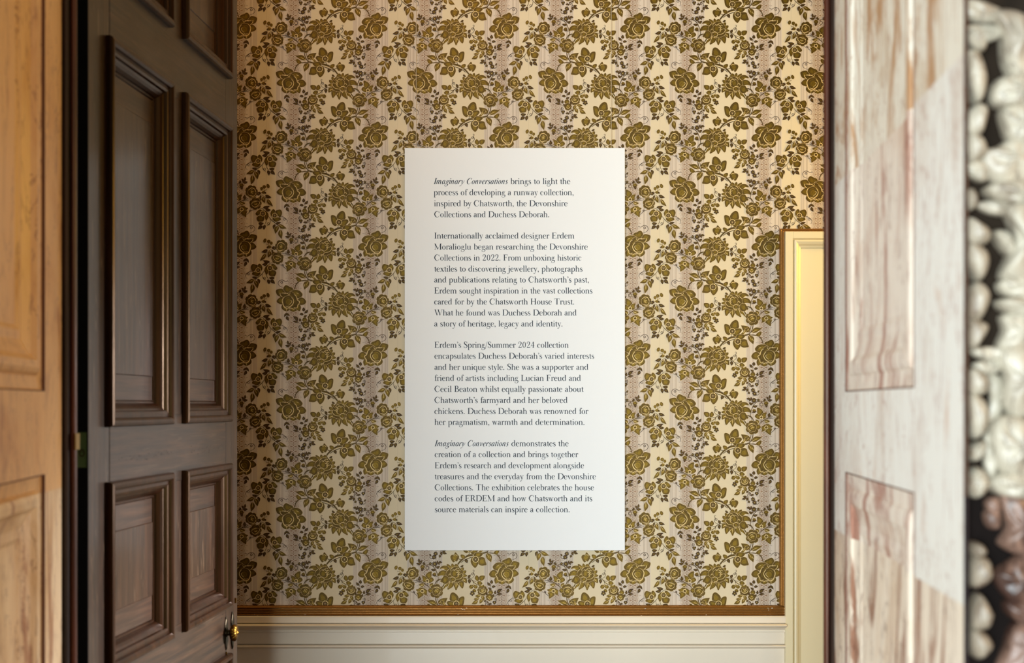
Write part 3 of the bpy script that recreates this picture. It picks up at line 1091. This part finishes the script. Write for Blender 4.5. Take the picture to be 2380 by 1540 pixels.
# repeat origin (motif x = 1442, y = 0) stands at picture px (1686, 560); tiles go out from there
DADO_Z = wz(1431, 4.06)
for i in range(-7, 4):
    for j in range(-7, 6):
        x = wx(1686 + i * PW / 7, 4.06)
        z = wz(560 + j * PH / 7, 4.06)
        if x - .25 < XL + .02 or x + .25 > XR + .06 or z > CEIL + .05 or z - PH / 7 * KW * 1.0 < DADO_Z - .42:
            continue
        o = bpy.data.objects.new('flocked_repeat', me)
        COL.objects.link(o)
        o.parent = wall
        o.location = (x, 0, z)
        o['kind'] = 'stuff'

# ---- dado and chair rail, extruded profiles
def rail(name, x0, x1, prof, m, parent=None, dist=4.06, kind='structure', label=None, cat=None):
    mb = MB()
    pr = [(wz(y, dist - n), n) for y, n in prof]
    mb.grid([[(x0, -n, z) for z, n in pr], [(x1, -n, z) for z, n in pr]], 0, False, False)
    for x in (x0, x1):
        mb.poly([(x, -n, z) for z, n in pr] + [(x, 0, pr[-1][0]), (x, 0, pr[0][0])])
    return mb.build(name, m, parent, kind)
X_JIB = wx(1826, 4.03)
DX0, DX1 = XL, X_JIB
dado = empty('trim_1', (0, 0, 0), 'cream painted dado with beaded chair rail under the flocked paper', 'dado', 'structure')
rail('chair_rail', DX0, DX1, [(1430.5, 0), (1430.5, .026), (1433.5, .030), (1447, .030), (1447.6, .022), (1448.6, .022), (1449, .036), (1451, .046), (1454, .050),
                              (1456.5, .045), (1459, .028), (1463.5, .020), (1465.5, .020), (1466, .023), (1468.2, .023), (1469, .014)], M['paint'], dado, kind=None)
rail('frieze', DX0, DX1, [(1469, .0), (1469, .014), (1495.6, .014), (1496.4, .009), (1497.6, .009), (1498, .024), (1500, .031), (1502.5, .032), (1505, .026), (1506.5, .010)], M['paint'], dado, kind=None)
rail('dado_panel', DX0, DX1, [(1506.5, 0), (1506.5, .010), (1960, .010), (1960, 0)], M['paint'], dado, kind=None)
rail('skirting', DX0, DX1, [(1955, 0), (1955, .014), (1962, .026), (1972, .03), (2106, .03), (2106, 0)], M['paint'], dado, kind=None)

# gilt fillet along the foot of the paper and around the cream door
g1 = empty('trim_2', (0, 0, 0), 'worn gilt reeded fillet along the bottom of the wallpaper', 'moulding', 'structure')
reeds = [(1406, 0), (1406, .010)]
for a, b in ((1407.2, 1413.5), (1414.5, 1418.8), (1419.8, 1424), (1425, 1429.6)):
    for t in range(7):
        an = math.pi * t / 6
        reeds.append((a + (b - a) * t / 6, .009 + .0085 * math.sin(an)))
reeds += [(1430.6, .010), (1430.6, 0)]
rail('gilt_reeding', DX0, wx(1827, 4.05), reeds, M['gilt'], g1, kind=None)
mb = MB()
for k in range(26):       # little chips of bare gesso
    cx = wx(random.choice((600, 660, 700, 1076, 1085, 1500, 1640, 1790)) + random.uniform(-14, 14), 4.045)
    cz = wz(random.choice((1413, 1416, 1427, 1430)) + random.uniform(-1, 1), 4.045)
    a = random.uniform(.0006, .0028)
    mb.poly([(cx - a, -.0172, cz), (cx, -.0172, cz - a * .4), (cx + a * 1.3, -.0172, cz), (cx + .2 * a, -.0172, cz + a * .5)])
mb.build('gesso_chips', M['paint'], g1, 'stuff')

# ---- cream jib door at the right, with its gilt surround
dj = 4.03
jl, jt = wx(1825.5, dj), wz(537.5, dj)
jr = jl + .62
jib = empty('door_2', ((jl + jr) / 2, 0, 0), 'cream painted panelled door edged with a gilt fillet at the right of the paper', 'door', 'structure')
st, gv = .024, .0
pw = (1843.5 - 1825.5) / F * dj
ph_ = (553.5 - 537.5) / F * dj
prof = [(0, .030), (.0035, .022), (.0045, .030), (.010, .031), (.017, .026), (.022, .016), (.028, .012), (.0285, .008)]
zr = [.12, .80, .98, jt - ph_]
mb = MB()
holes = [(jl + pw, jr - pw, .22, jt - ph_)]
us = [jl, jl + pw, jr - pw, jr]
vs = [0.0, .22, jt - ph_, jt]
plate(mb, flat, us, vs, [], .001)
for a, b, c, d_ in ((jl, jl + pw, 0, jt), (jr - pw, jr, 0, jt)):
    m1 = MB(); m1.box(flat, a, b, c, d_, 0, .030, .0012); m1.build('stile', M['jib_paint'], jib)
for c, d_ in ((0, .22), (jt - ph_, jt)):
    m1 = MB(); m1.box(flat, jl + pw, jr - pw, c, d_, 0, .0299, .0012); m1.build('rail', M['jib_paint'], jib)
for h in holes:
    moulding(flat, h, prof).build('panel_moulding', M['jib_paint'], jib)
    m1 = MB(); i = .0285
    m1.box(flat, h[0] + i, h[1] - i, h[2] + i, h[3] - i, 0, .008, .001); m1.build('panel', M['jib_paint'], jib)
# gilt surround: two reeds on three sides
def gilt_reed(a, b, c, d_, vertical, name='gilt_fillet'):
    mb = MB()
    rows = []
    n = 18
    pr = []
    for k in range(n + 1):
        t = k / n
        hgt = .012 + .005 * abs(math.sin(t * 2 * math.pi))
        pr.append((t, hgt))
    for e in (0, 1):
        row = []
        for t, hgt in pr:
            if vertical:
                row.append((a + (b - a) * t, -hgt, c - (b - a) * (1 - t) * 0 if e == 0 else d_ - (b - a) * t))
            else:
                row.append(((a + (d_ - c) * (1 - t)) if e == 0 else b, -hgt, c + (d_ - c) * t))
        rows.append(row)
    mb.grid(rows, 0, False, True)
    mb.poly([(r[0], 0 if False else r[1], r[2]) for r in (rows[0][0], rows[1][0])] + [(rows[1][0][0], 0, rows[1][0][2]), (rows[0][0][0], 0, rows[0][0][2])])
    mb.poly([rows[0][-1], rows[1][-1], (rows[1][-1][0], 0, rows[1][-1][2]), (rows[0][-1][0], 0, rows[0][-1][2])])
    return mb.build(name, M['gilt'], jib)
gx0 = wx(1813, 4.045)
gt = wz(530.7, 4.045)
gw = jl - gx0
mb = MB()
def gprof(t):
    return .012 + .0055 * abs(math.sin(t * 2 * math.pi)) + (.002 if t > .5 else 0)
rowsL = [[], []]
for k in range(19):
    t = k / 18
    rowsL[0].append((gx0 + gw * t, -gprof(t), wz(1406, 4.045)))
    rowsL[1].append((gx0 + gw * t, -gprof(t), gt - (gt - jt) * t))
mb.grid(rowsL, 0, False, True)
for k in (0, -1):
    mb.poly([rowsL[0][k], rowsL[1][k], (rowsL[1][k][0], 0, rowsL[1][k][2]), (rowsL[0][k][0], 0, rowsL[0][k][2])])
mb.build('gilt_fillet', M['gilt'], jib)
mb = MB()
rowsT = [[], []]
for k in range(19):
    t = k / 18
    rowsT[0].append((gx0 + gw * t, -gprof(t), gt - (gt - jt) * t))
    rowsT[1].append((jr + gw * (1 - t), -gprof(t), gt - (gt - jt) * t))
mb.grid(rowsT, 0, False, True)
for k in (0, -1):
    mb.poly([rowsT[0][k], rowsT[1][k], (rowsT[1][k][0], 0, rowsT[1][k][2]), (rowsT[0][k][0], 0, rowsT[0][k][2])])
mb.build('gilt_fillet', M['gilt'], jib)

# ---- the thick wall with the marble doorway
RS, RK = (1450 - CX) / F, 490 * 2.2 / F            # right reveal: x = RK + RS*d
LS, LK = (800 - CX) / F, -657 * 2.15 / F           # left reveal
def reveal_frame(k, s, sg):
    ln = math.hypot(1, s)
    nx, ny = -sg / ln, sg * s / ln                  # towards the opening
    return lambda u, v, n: (k + s * u + nx * n, Y(u) + ny * n, v)
fR = reveal_frame(RK, RS, 1)
fL = reveal_frame(LK, LS, -1)
REV_ = [(0, 0), (.004, -.0025), (.024, -.004), (.029, -.001), (.036, .0004), (.048, .0), (.056, -.004), (.078, -.008), (.092, -.0075), (.100, -.0095)]

def reveal(name, fr, dfar, u0, u1, mats, label, joint_z, deep=1.0):
    """marble lining of one side of the opening, in courses of separate slabs"""
    o = empty(name, (0, 0, 0), label, 'door surround', 'structure')
    REV = [(a, b * deep) for a, b in REV_]
    seams = [0, .42, joint_z, 1.977, 2.62, HEAD]
    panels = [(u0, u1, .22, 1.49), (u0, u1, 1.621, 2.93)]
    for a, b, mi in zip(seams, seams[1:], mats):
        mb = MB()
        vs = sorted({a, b} | {v for p in panels for v in p[2:] if a < v < b})
        plate(mb, fr, [D_NEAR, u0, u1, dfar], vs, panels)
        mb.build('marble_slab', M[mi], o)
        for p in panels:
            lo, hi = max(a, p[2]), min(b, p[3])
            if lo >= hi:
                continue
            mb = MB()
            # the moulded panel, cut by the course joints
            for (i0, h0), (i1, h1) in zip(REV, REV[1:]):
                for side in (0, 1):
                    ua, ub = (p[0] + i0, p[0] + i1) if side == 0 else (p[1] - i0, p[1] - i1)
                    za0, za1 = max(lo, p[2] + i0), min(hi, p[3] - i0)
                    zb0, zb1 = max(lo, p[2] + i1), min(hi, p[3] - i1)
                    if za0 < za1 and zb0 < zb1:
                        mb.poly([fr(ua, za0, h0), fr(ub, zb0, h1), fr(ub, zb1, h1), fr(ua, za1, h0)])
                if lo <= p[2] + (i0 + i1) / 2 < hi:
                    mb.poly([fr(p[0] + i0, p[2] + i0, h0), fr(p[1] - i0, p[2] + i0, h0), fr(p[1] - i1, p[2] + i1, h1), fr(p[0] + i1, p[2] + i1, h1)])
                if lo <= p[3] - (i0 + i1) / 2 < hi:
                    mb.poly([fr(p[0] + i0, p[3] - i0, h0), fr(p[1] - i0, p[3] - i0, h0), fr(p[1] - i1, p[3] - i1, h1), fr(p[0] + i1, p[3] - i1, h1)])
            iN, hN = REV[-1]
            z0, z1 = max(lo, p[2] + iN), min(hi, p[3] - iN)
            mb.poly([fr(p[0] + iN, z0, hN), fr(p[1] - iN, z0, hN), fr(p[1] - iN, z1, hN), fr(p[0] + iN, z1, hN)])
            mb.build('panel_slab', M['marble_panel' if mi == 'marble' else mi], o)
    for p in panels:      # dirt in the joint round each panel
        mb = MB()
        t = .0035
        for a, b, c, d_ in ((p[1] - t, p[1] + .0005, p[2], p[3]), (p[0], p[0] + t, p[2], p[3]), (p[0], p[1], p[2], p[2] + .002), (p[0], p[1], p[3] - .002, p[3])):
            mb.box(fr, a, b, c, d_, -.004, .0004)
        mb.build('panel_joint', M['joint'], o)
    return o
rr = reveal('trim_3', fR, D_FAR, 1.597, 2.093, ['marble_low', 'marble_low', 'marble', 'marble_up', 'marble_up'],
            'pale veined marble lining on the right of the doorway with moulded panels', 1.385)
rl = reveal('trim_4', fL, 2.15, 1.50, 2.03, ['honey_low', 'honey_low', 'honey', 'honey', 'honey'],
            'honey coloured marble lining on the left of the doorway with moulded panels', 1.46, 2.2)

def pier(name, pts, z0, z1, m, label):
    mb = MB()
    mb.grid([[(x, y, z0) for x, y in pts], [(x, y, z1) for x, y in pts]], 0, True, False)
    mb.poly([(x, y, z1) for x, y in pts]); mb.poly([(x, y, z0) for x, y in reversed(pts)])
    o = mb.build(name, m, None, 'structure')
    tag(o, label, 'wall')
e = .05
pier('wall_front_right', [(RK + RS * D_NEAR + e, Y(D_NEAR) + .06), (RK + RS * D_FAR + e, Y(D_FAR)), (RK + RS * D_FAR + e, Y(2.36)), (XR + .15, Y(2.36)), (XR + .15, Y(D_NEAR) + .06)], 0, CEIL, M['plaster'],
     'thick wall behind the carved marble on the right')
pier('wall_front_left', [(LK + LS * D_NEAR - e, Y(D_NEAR) + .06), (LK + LS * 2.15 - e - .004, Y(2.15)), (LK + LS * 2.15 - e - .03, Y(2.36)), (XL - .15, Y(2.36)), (XL - .15, Y(D_NEAR) + .06)], 0, CEIL, M['plaster'],
     'thick wall behind the honey marble on the left')
slab('wall_front', -.75, .62, Y(D_NEAR) + .06, Y(2.36), HEAD, CEIL, M['plaster'], 'wall over the doorway', 'wall')
# near face of the left side: plain marble architrave, outside the picture
mb = MB()
mb.box(flat, XL, LK + LS * D_NEAR, 0, CEIL, -Y(D_NEAR) - .06, -Y(D_NEAR))
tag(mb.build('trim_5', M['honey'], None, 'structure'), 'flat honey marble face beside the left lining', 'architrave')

# dark oak door frame
def post(name, x0, x1, d0, d1, sgn, label):
    o = empty(name, ((x0 + x1) / 2, Y((d0 + d1) / 2), 0), label, 'door frame', 'structure')
    mb = MB()
    mb.box(lambda u, v, n: (u, Y(-n), v), x0, x1, 0, HEAD, -(d0 + .035), -d0, .003)
    mb.box(lambda u, v, n: (u, Y(-n), v), x0 - (.02 if sgn > 0 else -.02), x1 - (.045 if sgn > 0 else -.045), 0, HEAD, -d1, -(d0 + .035))
    mb.build('jamb', M['frame'], o)
    # rounded reddish bead on the opening side
    xe = x1 if sgn > 0 else x0
    mb = MB()
    rows = []
    for z in (0, HEAD):
        rows.append([(xe + sgn * (.004 + .0055 * math.cos(a)), Y(d0 + .020) + .0075 * math.sin(a), z) for a in [2 * math.pi * k / 14 for k in range(14)]])
    mb.grid(rows, 0, True, True)
    mb.build('bead', M['frame_red'], o)
    return o
pl = post('trim_6', LK + LS * 2.15 - .03, wx(168, 2.18), 2.155, 2.30, 1, 'dark oak door jamb between the honey marble and the open door')
pr_ = post('trim_7', wx(1931, 2.21), RK + RS * D_FAR + .03, 2.203, 2.33, -1, 'dark oak door jamb at the far edge of the pale marble')
slab('trim_8', -.76, .57, Y(2.203), Y(2.33), HEAD - .06, HEAD, M['frame'], 'dark oak head of the door frame', 'door frame')
# brass plate let into the left jamb
mb = MB()
bx_ = wx(168, 2.18)
mb.box(lambda u, v, n: (bx_ + n, Y(u), v), 2.165, 2.185, wz(1043, 2.2), wz(1006, 2.2), .0092, .0112)
mb.build('strike_plate', M['strike'], pl)

# ================================================================ the open oak door
DK, DS = -.953, .0709
dl = math.hypot(1, DS)
fD = lambda u, v, n: (DK + DS * u + n / dl, Y(u) - n * DS / dl, v)
d0, d1 = 2.36, 3.326
door = empty('door_1', fD(d0, 0, 0), 'dark oak door standing open, eight sunk panels in raised mouldings', 'door', 'structure')
TH = .05
cols_ = [(2.441, 2.800), (2.886, 3.242)]
rows_ = [(.16, .40), (.47, .969), (1.085, 1.451), (1.557, 2.308), (2.428, 2.93)]
DT = 3.09
ins = .022
for a, b in ((d0, cols_[0][0] + ins), (cols_[1][1] - ins, d1)):
    mb = MB(); mb.box(fD, a, b, .012, DT, -TH, 0, .0025); mb.build('stile', M['oak'], door)
mb = MB(); mb.box(fD, cols_[0][1] - ins, cols_[1][0] + ins, .16, 2.95, -TH, -.0002, .001); mb.build('mullion', M['oak'], door)
edges = [.012] + [v for r in rows_ for v in r] + [DT]
for k in range(0, len(edges), 2):
    a, b = edges[k], edges[k + 1]
    a2 = a - (ins if k else 0); b2 = b + (ins if k < len(edges) - 2 else 0)
    mb = MB(); mb.box(fD, cols_[0][0] + ins, cols_[1][1] - ins, a2, b2, -TH + .001, .0006 if k else .0004, .001)
    mb.build('rail', M['oak_h'], door)
# raised bolection moulding, from the outer bead down to the panel
BOL = [(0, 0), (0, .010), (.0025, .0145), (.007, .0160), (.012, .0152), (.016, .012), (.0175, .007), (.024, .0075), (.029, .006), (.0305, .000),
       (.035, -.002), (.040, -.006), (.0445, -.012), (.046, -.0165), (.050, -.0165), (.052, -.019)]
for (u0, u1) in cols_:
    for (v0, v1) in rows_:
        moulding(fD, (u0, u1, v0, v1), BOL).build('panel_moulding', M['oak_mould'], door)
        i = .052
        p = MB()
        bw = .052 if v1 - v0 > .3 else .03
        p.box(fD, u0 + i, u1 - i, v0 + i + bw, v1 - i - bw, -.03, -.0175, .0012)
        p.build('panel', M['oak_panel'], door)
        for a, b in ((v0 + i, v0 + i + bw), (v1 - i - bw, v1 - i)):
            p = MB(); p.box(fD, u0 + i, u1 - i, a, b, -.03, -.0192, .0006); p.build('panel_border', M['oak_panel_h'], door)
mb = MB(); mb.box(fD, d0 + .02, d1 - .02, .03, DT - .02, -TH + .004, -.031); mb.build('backing', M['oak'], door)
mb = MB(); mb.box(lambda u, v, n: (fD(d0, v, u)[0], fD(d0, v, u)[1] - n, v), -.049, .0, .012, DT, 0, .0022, .0006)  # black strip added to paint the shade on the leaf's hinge edge
mb.build('hinge_edge_shade', M['hinge_shade'], door)
# green plate and hinges on the hanging edge
e0 = lambda u, v, n: (fD(d0, v, u)[0], fD(d0, v, u)[1] - n, v)
mb = MB(); mb.box(e0, -.020, -.002, wz(1086, d0), wz(1004, d0), 0, .0032); gp = mb.build('edge_label', M['green'], door); gp['label'] = 'small green plate with dark marks'
mb = MB()
zc = wz(1052, d0)
ring = [(-.0105 + .0045 * math.cos(a), zc + .0065 * math.sin(a)) for a in [2 * math.pi * k / 12 for k in range(13)]]
for q in ribbon(ring, [.0022] * 13):
    mb.poly([e0(x_, z_, .0036) for x_, z_ in q])
mb.poly([e0(-.0125, zc + .001, .0036), e0(-.0085, zc + .001, .0036), e0(-.0085, zc + .0025, .0036), e0(-.0125, zc + .0025, .0036)])
mb.build('marks', M['brass_dark'], gp)

# ---- brass knob with its pierced rose plates
KU, KZ = 3.222, 1.0235
def lathe(fr, u, v, prof, n=20, gad=0, tw=0.0):
    mb = MB()
    rows = []
    for k, (h, r) in enumerate(prof):
        row = []
        for j in range(n):
            a = 2 * math.pi * j / n
            rr_ = r * (1 + (.09 * math.sin(gad * (a + tw * k)) if gad else 0))
            row.append(fr(u + rr_ * math.cos(a), v + rr_ * math.sin(a), h))
        rows.append(row)
    mb.grid(rows, 0, True, True)
    return mb
knob = lathe(fD, KU, KZ, [(.0, .001), (.0, .011), (.004, .012), (.006, .008), (.012, .0065), (.015, .008)], 18).build('knob_stem', M['brass_dark'], door)
lathe(fD, KU, KZ, [(.0115, .001), (.012, .009), (.014, .015), (.018, .0188), (.023, .020), (.026, .0188), (.029, .015), (.031, .009), (.0315, .004), (.033, .003), (.034, .0005)], 96, 14, .09).build('knob', M['brass'], door)
def leaf_plate(u, z0, z1, w_, lobes, name, m):
    mb = MB()
    n = 40
    pts = []
    for k in range(n):
        t = k / n * 2 * math.pi
        s = math.cos(t)
        ww = w_ * math.sin(t) * (.55 + .45 * abs(math.cos(lobes * t)))
        pts.append((u + ww, (z0 + z1) / 2 + (z1 - z0) / 2 * s))
    top = [fD(a, b, .004) for a, b in [((p[0] - u) * .8 + u, (p[1] - (z0 + z1) / 2) * .9 + (z0 + z1) / 2) for p in pts]]
    mb.grid([[fD(a, b, 0) for a, b in pts], [fD(a, b, .0025) for a, b in pts], top], 0, True, False)
    mb.poly(top)
    return mb.build(name, m, door)
leaf_plate(KU, KZ - .044, KZ + .040, .014, 3, 'rose_plate', M['brass_dark'])
leaf_plate(KU, KZ - .062, KZ - .048, .0045, 1, 'finial', M['brass'])
leaf_plate(KU + .055, KZ - .052, KZ + .044, .013, 3, 'lock_plate', M['brass_dark'])
leaf_plate(KU + .082, KZ + .062, KZ + .076, .0045, 1, 'finial', M['brass'])
leaf_plate(KU + .084, KZ - .026, KZ - .008, .005, 1, 'finial', M['brass_dark'])
mb = MB()     # small nail holes in the rail
for (u, v) in ((3.195, 1.074), (3.185, 1.067)):
    mb.poly([fD(u + .002 * math.cos(a), v + .0025 * math.sin(a), .0009) for a in [k * math.pi / 4 for k in range(8)]])
mb.build('nail_holes', M['frame'], door, 'stuff')
mb = MB()     # scuffs along the middle rail
for k in range(70):
    u = random.choice((random.uniform(2.5, 2.82), random.uniform(2.95, 3.2)))
    v = 1.493 + random.gauss(0, .004)
    a = random.uniform(.0015, .006)
    mb.poly([fD(u - a, v, .0009), fD(u, v - .0012, .0009), fD(u + a, v + random.uniform(-.001, .001), .0009), fD(u, v + .0014, .0009)])
mb.build('scuff_marks', M['frame'], door, 'stuff')
for hz in (.35, 2.75):
    lathe(lambda u, v, n: (fD(d0, 0, -.024)[0] + u, fD(d0, 0, 0)[1] - .008 + v, n), 0, 0, [(hz, .001), (hz, .006), (hz + .1, .006), (hz + .1, .001)], 12).build('hinge', M['brass'], door)

# ================================================================ carved face on the right
cf = empty('trim_9', (wx(2300, D_NEAR), Y(D_NEAR), 0), 'carved grey marble border of leaves and scrolls beside the doorway', 'carving', 'structure')
DC = 1.375
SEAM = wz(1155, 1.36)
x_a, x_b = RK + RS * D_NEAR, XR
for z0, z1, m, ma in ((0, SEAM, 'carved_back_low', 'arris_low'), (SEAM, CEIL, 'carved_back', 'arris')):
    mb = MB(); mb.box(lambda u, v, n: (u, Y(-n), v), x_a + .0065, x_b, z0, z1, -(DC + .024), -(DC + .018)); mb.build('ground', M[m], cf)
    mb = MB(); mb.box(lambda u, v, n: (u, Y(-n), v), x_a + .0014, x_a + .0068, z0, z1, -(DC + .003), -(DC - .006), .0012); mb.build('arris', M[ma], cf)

def dome(poly, h, d_base, name, m, parent, groove=0.0, sub=2):
    """a rounded carved form: outline in picture px, rising h metres towards the viewer"""
    pts = smooth([tuple(p) for p in poly], True, 3)
    cx = sum(p[0] for p in pts) / len(pts); cy = sum(p[1] for p in pts) / len(pts)
    mb = MB()
    rows = []
    prof = [(1.0, -.35), (1.02, 0), (.97, .35), (.86, .62), (.68, .83), (.45, .95), (.22, 1.0), (.02, 1.0)]
    for s, t in prof:
        row = []
        for i, p in enumerate(pts):
            x, y = cx + (p[0] - cx) * s, cy + (p[1] - cy) * s
            an = math.atan2(p[1] - cy, p[0] - cx)
            hh = h * t * (1 - groove * (.5 + .5 * math.cos(5 * an + x * .05)) * (1 - abs(2 * s - 1)))
            row.append((wx(x, D_NEAR), Y(d_base - hh), wz(y, D_NEAR)))
        rows.append(row)
    mb.grid(rows, 0, True, True)
    return mb.build(name, m, parent)
def crop(pts, y0, s=3.85, x0=2200):
    return [(x0 + a / s, y0 + b / s) for a, b in pts]
leaves = [
 crop([(230, 235), (280, 250), (340, 320), (385, 400), (340, 440), (260, 410), (205, 340)], 0),
 crop([(215, 420), (300, 430), (360, 560), (388, 700), (360, 860), (300, 890), (240, 780), (205, 640), (200, 500)], 0),
 crop([(225, 980), (330, 900), (392, 960), (380, 1060), (330, 1200), (205, 1180)], 0),
 crop([(210, 1180), (320, 1190), (385, 1290), (370, 1380), (240, 1445), (205, 1350)], 0),
 crop([(205, 160), (250, 130), (292, 220), (280, 310), (230, 332), (205, 270)], 400),
 crop([(215, 400), (290, 415), (405, 500), (412, 600), (340, 650), (210, 620)], 400),
 crop([(208, 620), (330, 640), (405, 740), (390, 880), (330, 965), (255, 900), (208, 790)], 400),
 crop([(225, 1050), (310, 965), (385, 1020), (415, 1120), (330, 1320), (210, 1300)], 400),
 crop([(212, 1310), (320, 1315), (405, 1370), (340, 1500), (270, 1590), (212, 1540)], 400),
 crop([(215, 245), (280, 208), (392, 290), (402, 400), (335, 460), (212, 430)], 800),
 crop([(212, 440), (330, 460), (405, 580), (380, 760), (300, 850), (230, 740)], 800),
 crop([(220, 945), (365, 860), (345, 1000), (262, 1050)], 800),
 crop([(213, 1200), (310, 1098), (395, 1180), (402, 1290), (310, 1385), (230, 1330)], 800),
 crop([(258, 470), (320, 440), (385, 500), (370, 570), (268, 570)], 1150, 3.95),
 crop([(275, 580), (400, 580), (445, 680), (435, 790), (310, 872), (248, 800)], 1150, 3.95),
 crop([(290, 990), (350, 920), (430, 1050), (455, 1130), (400, 1250), (255, 1230)], 1150, 3.95),
 crop([(255, 1240), (380, 1270), (455, 1380), (400, 1480), (320, 1525), (250, 1440)], 1150, 3.95),
]
for lf in leaves:
    cy = sum(p[1] for p in lf) / len(lf)
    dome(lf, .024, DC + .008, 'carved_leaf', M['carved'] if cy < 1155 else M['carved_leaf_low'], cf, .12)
scrolls = [   # outline px, rise
 ([(2268, -10), (2330, 8), (2345, 30), (2300, 38), (2262, 22)], .010), ([(2262, 52), (2325, 50), (2345, 68), (2300, 86), (2275, 78)], .008),
 ([(2328, 30), (2370, 28), (2420, 60), (2430, 130), (2380, 172), (2352, 130), (2345, 70)], .030),
 ([(2326, 210), (2340, 180), (2390, 170), (2440, 200), (2430, 245), (2370, 240), (2335, 232)], .028),
 ([(2350, 250), (2400, 245), (2440, 290), (2420, 330), (2368, 320), (2352, 285)], .026),
 ([(2300, 350), (2335, 340), (2370, 320), (2430, 330), (2440, 380), (2370, 420), (2320, 400)], .020),
 ([(2262, 372), (2300, 368), (2320, 390), (2300, 412), (2272, 400)], .012),
 ([(2316, 432), (2370, 418), (2430, 440), (2440, 480), (2380, 470), (2330, 455)], .028),
 ([(2290, 470), (2330, 462), (2380, 475), (2370, 492), (2320, 490)], .010),
 ([(2324, 540), (2345, 535), (2366, 560), (2362, 585), (2345, 575)], .022),
 ([(2352, 490), (2400, 480), (2440, 530), (2430, 620), (2380, 640), (2346, 625), (2362, 580), (2368, 530)], .030),
 ([(2342, 655), (2380, 640), (2430, 650), (2420, 690), (2355, 680)], .020),
 ([(2338, 700), (2370, 692), (2430, 700), (2430, 740), (2360, 722)], .028),
 ([(2350, 735), (2420, 730), (2440, 790), (2380, 808), (2340, 800), (2352, 765)], .022),
 ([(2280, 812), (2330, 806), (2400, 815), (2390, 830), (2310, 832)], .012), ([(2282, 845), (2335, 835), (2345, 852), (2310, 868)], .010),
 ([(2340, 822), (2400, 815), (2440, 860), (2430, 930), (2375, 960), (2348, 920), (2352, 870)], .030),
 ([(2300, 880), (2335, 880), (2345, 920), (2335, 965), (2312, 970), (2318, 920)], .008),
 ([(2328, 985), (2375, 978), (2440, 1010), (2440, 1080), (2385, 1100), (2345, 1090), (2322, 1040)], .032),
 ([(2305, 1020), (2325, 1010), (2335, 1060), (2320, 1110), (2305, 1080)], .010),
 ([(2318, 1118), (2365, 1100), (2440, 1110), (2430, 1152), (2380, 1158), (2335, 1145)], .026),
 ([(2308, 1168), (2330, 1160), (2335, 1190), (2315, 1195)], .014), ([(2306, 1196), (2332, 1192), (2334, 1226), (2312, 1225)], .014),
 ([(2350, 1160), (2400, 1158), (2440, 1200), (2430, 1290), (2390, 1285), (2345, 1260), (2360, 1230), (2348, 1190)], .024),
 ([(2330, 1340), (2350, 1325), (2400, 1300), (2440, 1340), (2430, 1400), (2375, 1400), (2345, 1370)], .018),
 ([(2355, 1410), (2380, 1405), (2440, 1420), (2430, 1460), (2370, 1440)], .018),
 ([(2370, 1470), (2400, 1455), (2440, 1480), (2440, 1570), (2345, 1570), (2358, 1510)], .022),
]
for sp, h in scrolls:
    cy = sum(p[1] for p in sp) / len(sp)
    sp = shrink(sp, 1.2)
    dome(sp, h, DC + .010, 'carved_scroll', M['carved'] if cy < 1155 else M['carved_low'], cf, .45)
# the border goes on beyond the picture: plain smooth marble band
mb = MB(); mb.box(lambda u, v, n: (u, Y(-n), v), wx(2425, D_NEAR), x_b, 0, CEIL, -(DC + .1), -(DC - .01), .004); mb.build('marble_slab', M['marble'], cf)

# ================================================================ the board
DB = 4.036
bl, br = wx(940.5, DB), wx(1452.5, DB)
bb, bt = wz(1278.5, DB), wz(343.5, DB)
board = empty('information_board', ((bl + br) / 2, -.012, bb), 'tall white printed exhibition text panel hanging on the flocked wallpaper', 'sign')
mb = MB()
mb.box(flat, bl, br, bb, bt, .0125, 4.06 - DB, .0008)
mb.build('panel', M['board'], board)
for gi, par in enumerate(LINES):
    mb = MB()
    for t, a, b, y in par:
        for p in set_line(t, a, b, y):
            mb.poly([(wx(q[0], DB - .0003), -(4.06 - DB) - .0003, wz(q[1], DB - .0003)) for q in p])
    me_ = bpy.data.meshes.new('lettering')
    off = Vector(board.location)
    me_.from_pydata([Vector(v) - off for v in mb.v], [], mb.f)
    lt = link('lettering', me_, M['ink'], board)
    lt['label'] = ['first paragraph of navy text', 'second paragraph of navy text', 'third paragraph of navy text', 'fourth paragraph of navy text'][gi]
for px in (967.3, 1420.6):
    x = wx(px, 4.047)
    mb = MB()
    rows = [[(x + .0008 * math.cos(a), -.0135 + .0008 * math.sin(a), z) for a in [k * math.pi / 3 for k in range(6)]] for z in (bt - .01, 3.42)]
    mb.grid(rows, 0, True, True)
    mb.build('hanging_wire', M['wire'], board)
# picture rail the wires hang from, above the frame
mb = MB()
mb.grid([[(x, -n, z) for z, n in ((3.38, 0), (3.385, .02), (3.40, .03), (3.43, .032), (3.45, .02), (3.46, 0))] for x in (XL, XR)], 0, False, False)
tag(mb.build('trim_10', M['gilt'], None, 'structure'), 'gilt picture rail high on the papered wall', 'moulding')
bpy.context.view_layer.update()
